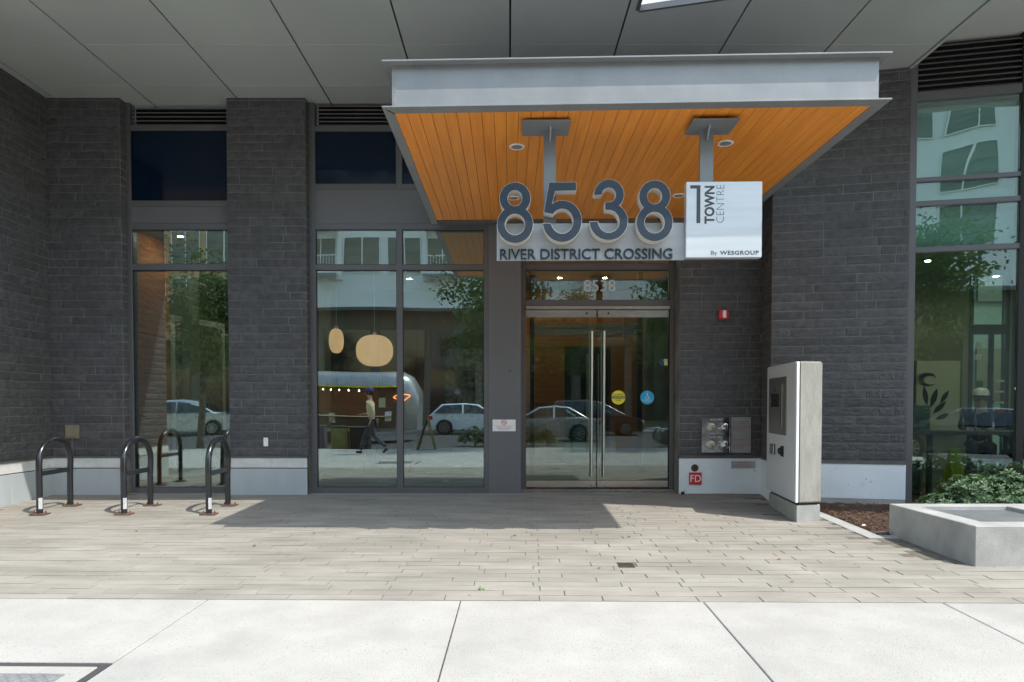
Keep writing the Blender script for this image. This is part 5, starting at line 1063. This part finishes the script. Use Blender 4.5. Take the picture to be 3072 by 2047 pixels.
# ---------------------------------------------------------------- the street behind the camera (reflected in the glass)
TYRE = mat('tyre', (0.02, 0.02, 0.02), rough=0.85); RIMM = mat('alloy', (0.5, 0.51, 0.53), rough=0.3, metal=0.8)
CARGL = mat('car_glass', (0.012, 0.016, 0.018), rough=0.04, spec=0.8)
HEADL = mat('headlight', (0.6, 0.65, 0.68), rough=0.08, metal=0.3); TAILL = mat('taillight', (0.45, 0.02, 0.02), rough=0.15)
def car(label, x, y, z, paint, prof, roofline, L_, face=1, W_=1.8, wheels=(0.8, 3.45), wr=0.33):
    """prof: lower body outline from front bumper (s=0) to tail; roofline: greenhouse outline; s in metres along the car"""
    t = thing('parked_car', (x, y, z), label, 'car')
    fx = lambda s: x + face * (L_ / 2 - s)
    def loft(name, outline, w0, w1, zlo, zhi, m, par, inset=0.0):
        mb = MB(); n = len(outline)
        def wy(h): u = max(0, min(1, (h - zlo) / max(0.01, zhi - zlo))); return w0 + (w1 - w0) * u ** 1.5
        for sd in (-1, 1):
            for (s, h) in outline:
                e = min(s, L_ - s) ; tp = 1 - 0.16 * max(0, 1 - e / 0.55) ** 2
                mb.v.append((fx(s), y + sd * (wy(h) * tp - inset), z + h))
        mb.f = [tuple(range(n))[::-1], tuple(range(n, 2 * n))] + [(i, (i + 1) % n, n + (i + 1) % n, n + i) for i in range(n)]
        return mb.build(name, m, par, bevel=0.035 if name in ('body', 'roof') else 0.0, seg=3 if name == 'body' else 1, smooth=True)
    body = loft('body', prof, W_ / 2, W_ / 2 - 0.05, 0.2, 0.95, paint, t)
    loft('roof', roofline, W_ / 2 - 0.09, W_ / 2 - 0.28, 0.9, 1.5, paint, t)
    # side glass: inset outline, proud of the greenhouse
    zm = max(h for s, h in roofline); cx = sum(s for s, h in roofline) / len(roofline); cz = 0.5 * (zm + min(h for s, h in roofline))
    gl = [(cx + (s - cx) * 0.90, cz + (h - cz) * 0.80) for s, h in roofline]
    for half in (0, 1):
        lo, hi = (min(s for s, h in gl), cx - 0.04) if half == 0 else (cx + 0.04, max(s for s, h in gl))
        pts = []
        m_ = len(gl)
        for i in range(m_):
            (s0, h0), (s1, h1) = gl[i], gl[(i + 1) % m_]
            if lo <= s0 <= hi: pts.append((s0, h0))
            for lim in (lo, hi):
                if (s0 - lim) * (s1 - lim) < 0: u = (lim - s0) / (s1 - s0); pts.append((lim, h0 + u * (h1 - h0)))
        mb = MB()
        if len(pts) < 3: continue
        wy = lambda h: W_ / 2 - 0.09 - 0.19 * max(0, min(1, (h - 0.9) / 0.6)) ** 1.5 + 0.006
        for sd in (-1, 1):
            n0 = len(mb.v); mb.v += [(fx(s), y + sd * wy(h), z + h) for s, h in pts]; mb.f.append(tuple(range(n0, n0 + len(pts))))
        mb.build('side_window', CARGL, t)
    for nm, idx in (('windscreen', 0), ('rear_window', 1)):
        pa, pb = (roofline[0], roofline[1]) if idx == 0 else (roofline[-2], roofline[-1])
        mb = MB(); hw = W_ / 2 - 0.22; dx = -0.012 if idx == 0 else 0.012
        a = (pa[0] * 0.88 + pb[0] * 0.12, pa[1] * 0.88 + pb[1] * 0.12 + 0.012); b = (pa[0] * 0.12 + pb[0] * 0.88, pa[1] * 0.12 + pb[1] * 0.88 + 0.012)
        mb.v = [(fx(a[0] + dx), y - hw, z + a[1]), (fx(a[0] + dx), y + hw, z + a[1]), (fx(b[0] + dx), y + hw - 0.06, z + b[1]), (fx(b[0] + dx), y - hw + 0.06, z + b[1])]; mb.f = [(0, 1, 2, 3)]; mb.build(nm, CARGL, t)
    for s in wheels:
        for sd in (-1, 1):
            wy_ = y + sd * (W_ / 2 - 0.10)
            wh = MB().lathe([(wr - 0.03, -0.11), (wr, -0.09), (wr, 0.09), (wr - 0.03, 0.11)], (fx(s), wy_, z + wr), 28, 'y').build('wheel', TYRE, t, smooth=True)
            MB().lathe([(0.21, -0.115), (0.225, 0.0), (0.21, 0.115)], (fx(s), wy_, z + wr), 24, 'y').build('rim', GASKET, wh)
            sp = MB()
            for k in range(9):
                a = 2 * math.pi * k / 9; sp.add([(fx(s) + 0.03 * math.cos(a - .4), wy_ + sd * 0.118, z + wr + 0.03 * math.sin(a - .4)), (fx(s) + 0.03 * math.cos(a + .4), wy_ + sd * 0.118, z + wr + 0.03 * math.sin(a + .4)), (fx(s) + 0.22 * math.cos(a + .09), wy_ + sd * 0.121, z + wr + 0.22 * math.sin(a + .09)), (fx(s) + 0.22 * math.cos(a - .09), wy_ + sd * 0.121, z + wr + 0.22 * math.sin(a - .09))], [(0, 1, 2, 3)])
            sp.tube([(fx(s) + 0.222 * math.cos(k * .2618), wy_ + sd * 0.119, z + wr + 0.222 * math.sin(k * .2618)) for k in range(24)], 0.012, 6, closed=True).build('spokes', RIMM, wh)
            MB().lathe([(wr + 0.05, -0.012), (wr + 0.05, 0.012)], (fx(s), y + sd * (W_ / 2 - 0.035), z + wr + 0.01), 28, 'y').build('wheel_arch', GASKET, t)
    for sd in (-1, 1):
        MB().box(min(fx(0.02), fx(0.30)), max(fx(0.02), fx(0.30)), y + sd * (W_ / 2 - 0.28) - 0.13, y + sd * (W_ / 2 - 0.28) + 0.13, z + 0.60, z + 0.74).build('headlight', HEADL, t, bevel=0.03)
        MB().box(min(fx(L_ - 0.22), fx(L_ - 0.015)), max(fx(L_ - 0.22), fx(L_ - 0.015)), y + sd * (W_ / 2 - 0.22) - 0.12, y + sd * (W_ / 2 - 0.22) + 0.12, z + 0.72, z + 0.90).build('taillight', TAILL, t, bevel=0.03)
        MB().box(min(fx(1.35), fx(1.50)), max(fx(1.35), fx(1.50)), y + sd * (W_ / 2 + 0.07) - 0.09, y + sd * (W_ / 2 + 0.07) + 0.09, z + 0.93, z + 1.05).build('mirror', paint, t, bevel=0.03)
        for s in (2.15, 3.05): MB().box(min(fx(s), fx(s + 0.15)), max(fx(s), fx(s + 0.15)), y + sd * (W_ / 2 - 0.01) - 0.012, y + sd * (W_ / 2 - 0.01) + 0.012, z + 0.83, z + 0.855).build('handle', RIMM, t)
    return t
P_W = mat('paint_white', (0.78, 0.80, 0.81), (0.77, 0.79, 0.80), rough=0.25, coat=1); P_S = mat('paint_silver', (0.52, 0.54, 0.55), (0.5, 0.52, 0.53), rough=0.28, metal=0.5, coat=1)
P_D = mat('paint_dark', (0.07, 0.045, 0.04), (0.065, 0.04, 0.036), rough=0.25, coat=1); P_K = mat('paint_black', (0.012, 0.014, 0.018), rough=0.15, coat=1); P_B = mat('paint_blue', (0.05, 0.09, 0.20), (0.045, 0.08, 0.19), rough=0.2, coat=1)
hatch = [(0.0, 0.3), (0.02, 0.6), (0.15, 0.74), (1.05, 0.92), (4.15, 0.97), (4.23, 0.8), (4.22, 0.35), (4.1, 0.22), (0.1, 0.2)]; hroof = [(1.05, 0.92), (1.95, 1.42), (2.6, 1.48), (3.6, 1.44), (4.10, 0.97)]
sedan = [(0.0, 0.3), (0.02, 0.56), (0.2, 0.70), (1.25, 0.88), (3.75, 0.96), (4.6, 0.94), (4.68, 0.75), (4.66, 0.35), (4.5, 0.22), (0.1, 0.2)]; sroof = [(1.2, 0.88), (2.1, 1.38), (2.8, 1.44), (3.3, 1.38), (4.05, 0.95)]
van = [(0.0, 0.3), (0.02, 0.65), (0.2, 0.82), (0.95, 1.02), (4.75, 1.06), (4.85, 0.8), (4.84, 0.35), (4.7, 0.22), (0.1, 0.2)]; vroof = [(0.85, 1.0), (1.95, 1.62), (2.7, 1.72), (4.2, 1.68), (4.75, 1.06)]
RZ = -0.40
car('white hatchback parked on the far side of the street, reflected in the wide window', -1.75, -16.2, RZ, P_W, hatch, hroof, 4.23, 1, wheels=(0.85, 3.45))
car('silver sedan parked in the near lane, reflected in the glass doors', 1.45, -10.4, RZ, P_S, sedan, sroof, 4.68, -1, wheels=(0.9, 3.65))
car('dark maroon minivan parked behind the white hatchback across the street', 4.1, -16.3, RZ, P_D, van, vroof, 4.85, 1, wheels=(0.95, 3.85))
car('black sedan parked at the near kerb beyond the kiosk, reflected in the door edge', 7.25, -5.3, RZ, P_K, sedan, sroof, 4.68, -1, wheels=(0.9, 3.65))
car('dark blue wagon parked across the street, reflected in the cafe window', 12.5, -8.2, RZ, P_B, hatch, hroof, 4.23, -1, wheels=(0.85, 3.45))
car('grey van parked down the street beyond the food trailer', -15.5, -16.2, RZ, P_S, van, vroof, 4.85, 1, wheels=(0.95, 3.85))
# food trailer
t = thing('food_trailer', (-6.6, -11.0, RZ), 'rounded silver food trailer parked along the street, reflected in the wide window', 'trailer')
al = mat('trailer_aluminium', (0.36, 0.37, 0.37), (0.27, 0.28, 0.28), scale=2, rough=0.3, metal=0.5)
prof = [(-1.15, 0.45), (-1.2, 1.2), (-1.15, 2.1), (-0.95, 2.62), (-0.55, 2.86), (0.55, 2.86), (0.95, 2.62), (1.15, 2.1), (1.2, 1.2), (1.15, 0.45)]
mb = MB(); X0, X1 = -9.6, -3.65; N_ = 14
for i in range(N_ + 1):
    u = i / N_; x_ = X0 + (X1 - X0) * u; e = min(u, 1 - u) * (X1 - X0); k = 1 - 0.35 * max(0, 1 - e / 0.9) ** 2
    mb.v += [(x_, -11.0 + a * k, RZ + 0.45 + (h - 0.45) * k) for a, h in prof]
n = len(prof)
for i in range(N_): mb.f += [(i * n + j, i * n + (j + 1) % n, (i + 1) * n + (j + 1) % n, (i + 1) * n + j) for j in range(n)]
mb.f += [tuple(range(n)), tuple(N_ * n + j for j in range(n))]
mb.build('body', al, t, smooth=True)
MB().box(-9.4, -4.45, -9.805, -9.782, RZ + 0.62, RZ + 2.28).build('side_panel', mat('trailer_brown', (0.13, 0.075, 0.05), (0.085, 0.05, 0.035), scale=2, rough=0.4), t)
for k_, (xm, zm_, m_c) in enumerate(((-8.9, 1.5, CANV), (-5.0, 1.45, CANV), (-4.75, 0.9, WHITE), (-7.9, 0.8, YELL), (-6.9, 0.82, CANV))): MB().box(xm - 0.13, xm + 0.13, -9.775, -9.765, RZ + zm_, RZ + zm_ + 0.38).build('menu_board', m_c, t)
MB().box(-8.2, -5.2, -9.781, -9.776, RZ + 1.15, RZ + 2.05).build('serving_hatch', INWOODD, t); MB().box(-8.3, -4.5, -9.78, -9.1, RZ + 2.22, RZ + 2.27).build('awning', YELL, t)
MB().box(-8.2, -4.6, -9.77, -9.5, RZ + 1.08, RZ + 1.12).build('counter_shelf', STAIN, t)
for x_ in (-7.2, -6.3): MB().lathe([(0.33, -0.12), (0.35, 0), (0.33, 0.12)], (x_, -9.98, RZ + 0.35), 24, 'y').build('wheel', TYRE, t)
NEON = mat('neon_orange', (1.0, 0.25, 0.08), (1.0, 0.25, 0.08), emit=2.5); NEONB = mat('bulb_glow', (1.0, 0.75, 0.4), (1.0, 0.75, 0.4), emit=6.0)
MB().tube([(-4.25 + 0.28 * math.cos(a) * (1 + 0.25 * math.sin(3 * a)), -9.72, RZ + 1.80 + 0.12 * math.sin(a)) for a in [k * math.pi / 12 for k in range(24)]], 0.018, 6, closed=True).build('neon_sign', NEON, t)
bb = MB()
for k in range(9): bb.lathe([(0.01, -0.035), (0.035, 0), (0.01, 0.035)], (-8.1 + k * 0.34, -9.2, RZ + 2.10), 8)
bb.build('light_string', NEONB, t)
t = thing('sandwich_board', (-2.35, -3.0, gz(-3)), 'folding chalk sandwich board on the sidewalk, reflected beside the white car', 'sign')
for s_ in (-1, 1):
    MB().add([(-2.4 + s_ * 0.26, -3.25, gz(-3)), (-2.4 + s_ * 0.26, -2.75, gz(-3)), (-2.4 + s_ * 0.02, -2.75, gz(-3) + 0.92), (-2.4 + s_ * 0.02, -3.25, gz(-3) + 0.92), (-2.4 + s_ * 0.23, -3.25, gz(-3)), (-2.4 + s_ * 0.23, -2.75, gz(-3)), (-2.4 - s_ * 0.005, -2.75, gz(-3) + 0.92), (-2.4 - s_ * 0.005, -3.25, gz(-3) + 0.92)], [(0, 1, 2, 3), (7, 6, 5, 4), (0, 4, 5, 1), (1, 5, 6, 2), (2, 6, 7, 3), (3, 7, 4, 0)]).build('board', mat('chalk_board', (0.10, 0.13, 0.06), (0.22, 0.15, 0.05), scale=6, rough=0.8), t)
for x_, y_, lb, m_c in ((-5.7, -6.2, 'low chalk board leaning by the food trailer behind the pedestrian', TANC), (-6.6, -6.4, 'dark crate of goods by the food trailer, farther from the sandwich board', PURP_), (-5.0, -6.0, 'black bin standing by the end of the food trailer', GASKET)):
    t = thing('street_crate', (x_, y_, -0.4), lb, 'crate'); MB().box(x_ - 0.3, x_ + 0.3, y_ - 0.25, y_ + 0.25, -0.4, 0.35).build('body', m_c, t, bevel=0.02); MB().box(x_ - 0.32, x_ + 0.32, y_ - 0.27, y_ + 0.27, 0.351, 0.40).build('lid', INK, t, bevel=0.01)
# kerbside shrubs
for i, (x_, y_, lb) in enumerate(((-1.3, -6.9, 'feathery green bush in the boulevard strip, reflected in front of the white car'), (0.9, -7.3, 'low green bush in the boulevard strip reflected below the silver car'), (5.9, -7.0, 'low green bush in the boulevard strip reflected beside the door edge'), (9.4, -5.4, 'dark low bush in the boulevard strip reflected in the cafe glass'))):
    shrub('boulevard_bush', lb, x_, y_, -0.4, [(x_, y_, 0.55, 0.55, 0.4, 0.38), (x_ + 0.5, y_ + 0.1, 0.4, 0.4, 0.35, 0.3)], 30 + i, 26, 0.11, LEAFT, 'bushes in the boulevard strip', 'bush')
# street trees
def tree(label, x, y, h, cr, seed, nl=8500):
    rnd = random.Random(seed); t = thing('street_tree', (x, y, -0.4), label, 'tree', 'street trees behind the photographer')
    tk = MB(); tk.tube([(x, y, -0.45), (x + 0.05, y, h * 0.25), (x - 0.03, y + 0.04, h * 0.5), (x, y, h * 0.8)], [0.13, 0.10, 0.075, 0.03], 12)
    tips = []
    for k in range(16):
        a = rnd.random() * 6.28; z0 = h * rnd.uniform(0.30, 0.75); l = cr * rnd.uniform(0.55, 1.0) * (1.1 - 0.5 * (z0 / h)); p0 = (x, y, z0); p1 = (x + math.cos(a) * l * .5, y + math.sin(a) * l * .5, z0 + l * .35); p2 = (x + math.cos(a) * l, y + math.sin(a) * l, z0 + l * .55)
        tk.tube([p0, p1, p2], [0.045, 0.028, 0.008], 6); tips += [p1, p2, ((p1[0] + p2[0]) / 2, (p1[1] + p2[1]) / 2, (p1[2] + p2[2]) / 2)]
    tips.append((x, y, h * 0.85)); tips.append((x, y, h * 0.92)); tk.build('trunk', BARK, t)
    lf = MB(); cl_ = [(Vector(q) + Vector((rnd.gauss(0, .3), rnd.gauss(0, .3), rnd.gauss(0, .25))), rnd.uniform(0.35, 0.75)) for q in tips for _ in range(2)]
    for k in range(nl):
        c, r_ = rnd.choice(cl_); p = c + Vector((rnd.gauss(0, 1), rnd.gauss(0, 1), rnd.gauss(0, 0.8))) * r_ * 0.55
        d_ = Vector((rnd.gauss(0, 1), rnd.gauss(0, 1), rnd.gauss(-0.3, 0.7))).normalized(); s_ = d_.orthogonal().normalized(); L_ = rnd.uniform(0.10, 0.2)
        lf.add([p, p + d_ * L_ * .5 + s_ * L_ * .25, p + d_ * L_, p + d_ * L_ * .5 - s_ * L_ * .25], [(0, 1, 2, 3)])
    lf.build('crown', LEAFT, t)
tree('leafy street tree at the near kerb reflected across the wide window and transom', -0.5, -4.2, 5.9, 2.1, 1); tree('leafy street tree at the near kerb reflected in the far end of the transom', 5.6, -4.3, 6.2, 2.1, 2)
tree('leafy street tree at the near kerb toward the racks, reflected in the narrow window', -9.6, -4.2, 6.0, 1.9, 4); tree('leafy street tree at the near kerb reflected in the cafe window', 10.6, -3.6, 6.2, 2.0, 6)
tree('tall street tree across the road behind the silver sedan', 3.4, -19.2, 7.6, 2.3, 3); tree('tall street tree across the road behind the food trailer', -12.6, -19.2, 7.6, 2.3, 7)
rb = thing('rear_building', (9, 22, 0), 'pale building across the rear lane, seen through the cafe rear door', 'building')
MB().box(-2, 26, 22, 30, -0.5, 9).build('wall', mat('rear_wall_grey', (0.20, 0.22, 0.17), (0.12, 0.14, 0.10), scale=0.8, rough=0.8), rb)
for k in range(8): MB().box(0 + k * 3, 1.6 + k * 3, 21.94, 21.99, 1.2, 2.9).build('window', CARGL, rb); MB().box(0 + k * 3, 1.6 + k * 3, 21.94, 21.99, 4.4, 6.1).build('window', CARGL, rb)
# buildings opposite
def opposite(name, label, x0, x1, y, zg, h, wallm, glm, seed, bal=True):
    rnd = random.Random(seed); t = thing(name, ((x0 + x1) / 2, y - 6, RZ), label, 'building')
    MB().box(x0, x1, y - 14, y - 1.5, RZ, RZ + zg).build('ground_floor', INDARK, t); MB().box(x0, x1, y - 14, y, RZ + zg, RZ + zg + 1.6).build('white_band', wallm, t)
    MB().box(x0, x1, y - 14, y, RZ + zg + 1.605, RZ + h).build('wall', wallm, t)
    nb = int((x1 - x0) / 2.4); fl = int((h - zg - 2.2) / 2.9)
    for i in range(int((x1 - x0) / 3.2)):
        xa = x0 + 0.4 + i * 3.2; f = MB().box(xa, xa + 2.7, y - 1.49, y - 1.40, RZ + 0.5, RZ + zg - 1.2).build('shop_window', CARGL, t)
    for j in range(fl):
        for i in range(nb):
            if rnd.random() < 0.12: continue
            xa = x0 + 0.4 + i * 2.4; za = RZ + zg + 2.1 + j * 2.9
            wn = MB().box(xa, xa + 1.9, y + 0.002, y + 0.05, za, za + 2.1).build('window', mat('blind_window', (0.20, 0.20, 0.16), (0.05, 0.055, 0.05), scale=1.5, rough=0.1, stretch=(0.3, 1, 6)), t)
            g = MB().box(xa - 0.05, xa + 1.95, y + 0.051, y + 0.09, za - 0.05, za).box(xa - 0.05, xa + 1.95, y + 0.051, y + 0.09, za + 2.1, za + 2.15).box(xa - 0.05, xa, y + 0.051, y + 0.09, za, za + 2.1).box(xa + 1.9, xa + 1.95, y + 0.051, y + 0.09, za, za + 2.1).box(xa + 0.9, xa + 0.96, y + 0.051, y + 0.09, za, za + 2.1)
            g.build('window_frame', WHITE, wn)
            if bal and i % 3 == 1 and xa < 1: 
                MB().box(xa - 0.3, xa + 2.2, y + 0.1, y + 1.3, za - 0.25, za - 0.10).build('balcony', wallm, t); r_ = MB()
                for q in range(14): r_.box(xa - 0.28 + q * 0.19, xa - 0.25 + q * 0.19, y + 1.25, y + 1.28, za - 0.1, za + 0.8)
                r_.box(xa - 0.3, xa + 2.2, y + 1.24, y + 1.29, za + 0.8, za + 0.85).build('railing', WHITE, t)
    for i in range(int((x1 - x0) / 4.8)): MB().box(x0 + 0.05 + i * 4.8, x0 + 0.35 + i * 4.8, y + 0.001, y + 0.35, RZ + zg + 1.61, RZ + h).build('fin', wallm, t)
    return t
OW = mat('opposite_white', (0.80, 0.81, 0.81), (0.75, 0.76, 0.76), scale=0.3, rough=0.7); OT = mat('opposite_tan', (0.55, 0.36, 0.20), (0.5, 0.32, 0.18), scale=0.3, rough=0.7); OG = mat('opposite_green', (0.42, 0.50, 0.30), (0.38, 0.46, 0.27), scale=0.3, rough=0.7)
opposite('apartment_block', 'white apartment block with balconies directly across the street', -15, 13, -24.6, 7.4, 19, OW, None, 1)
opposite('apartment_block', 'tan apartment block farther down the street toward the racks side', -33, -15.4, -24.8, 5.0, 15, OT, None, 2)
opposite('apartment_block', 'green and white apartment block farther down the street toward the cafe side', 13.4, 34, -24.8, 5.2, 16, OW, None, 3, bal=False)

# lettering becomes plain mesh, one object per line of writing
bpy.context.view_layer.update()
dg = bpy.context.evaluated_depsgraph_get()
for o in [o for o in bpy.data.objects if o.type in ('FONT', 'CURVE')]:
    me = bpy.data.meshes.new_from_object(o.evaluated_get(dg), depsgraph=dg); nm = o.name; o.name = nm + '_old'
    n_ = bpy.data.objects.new(nm, me); C.objects.link(n_); n_.parent = o.parent
    n_.location = o.location; n_.rotation_euler = o.rotation_euler; n_.scale = o.scale
    for ch_ in list(o.children): ch_.parent = n_
    bpy.data.objects.remove(o)
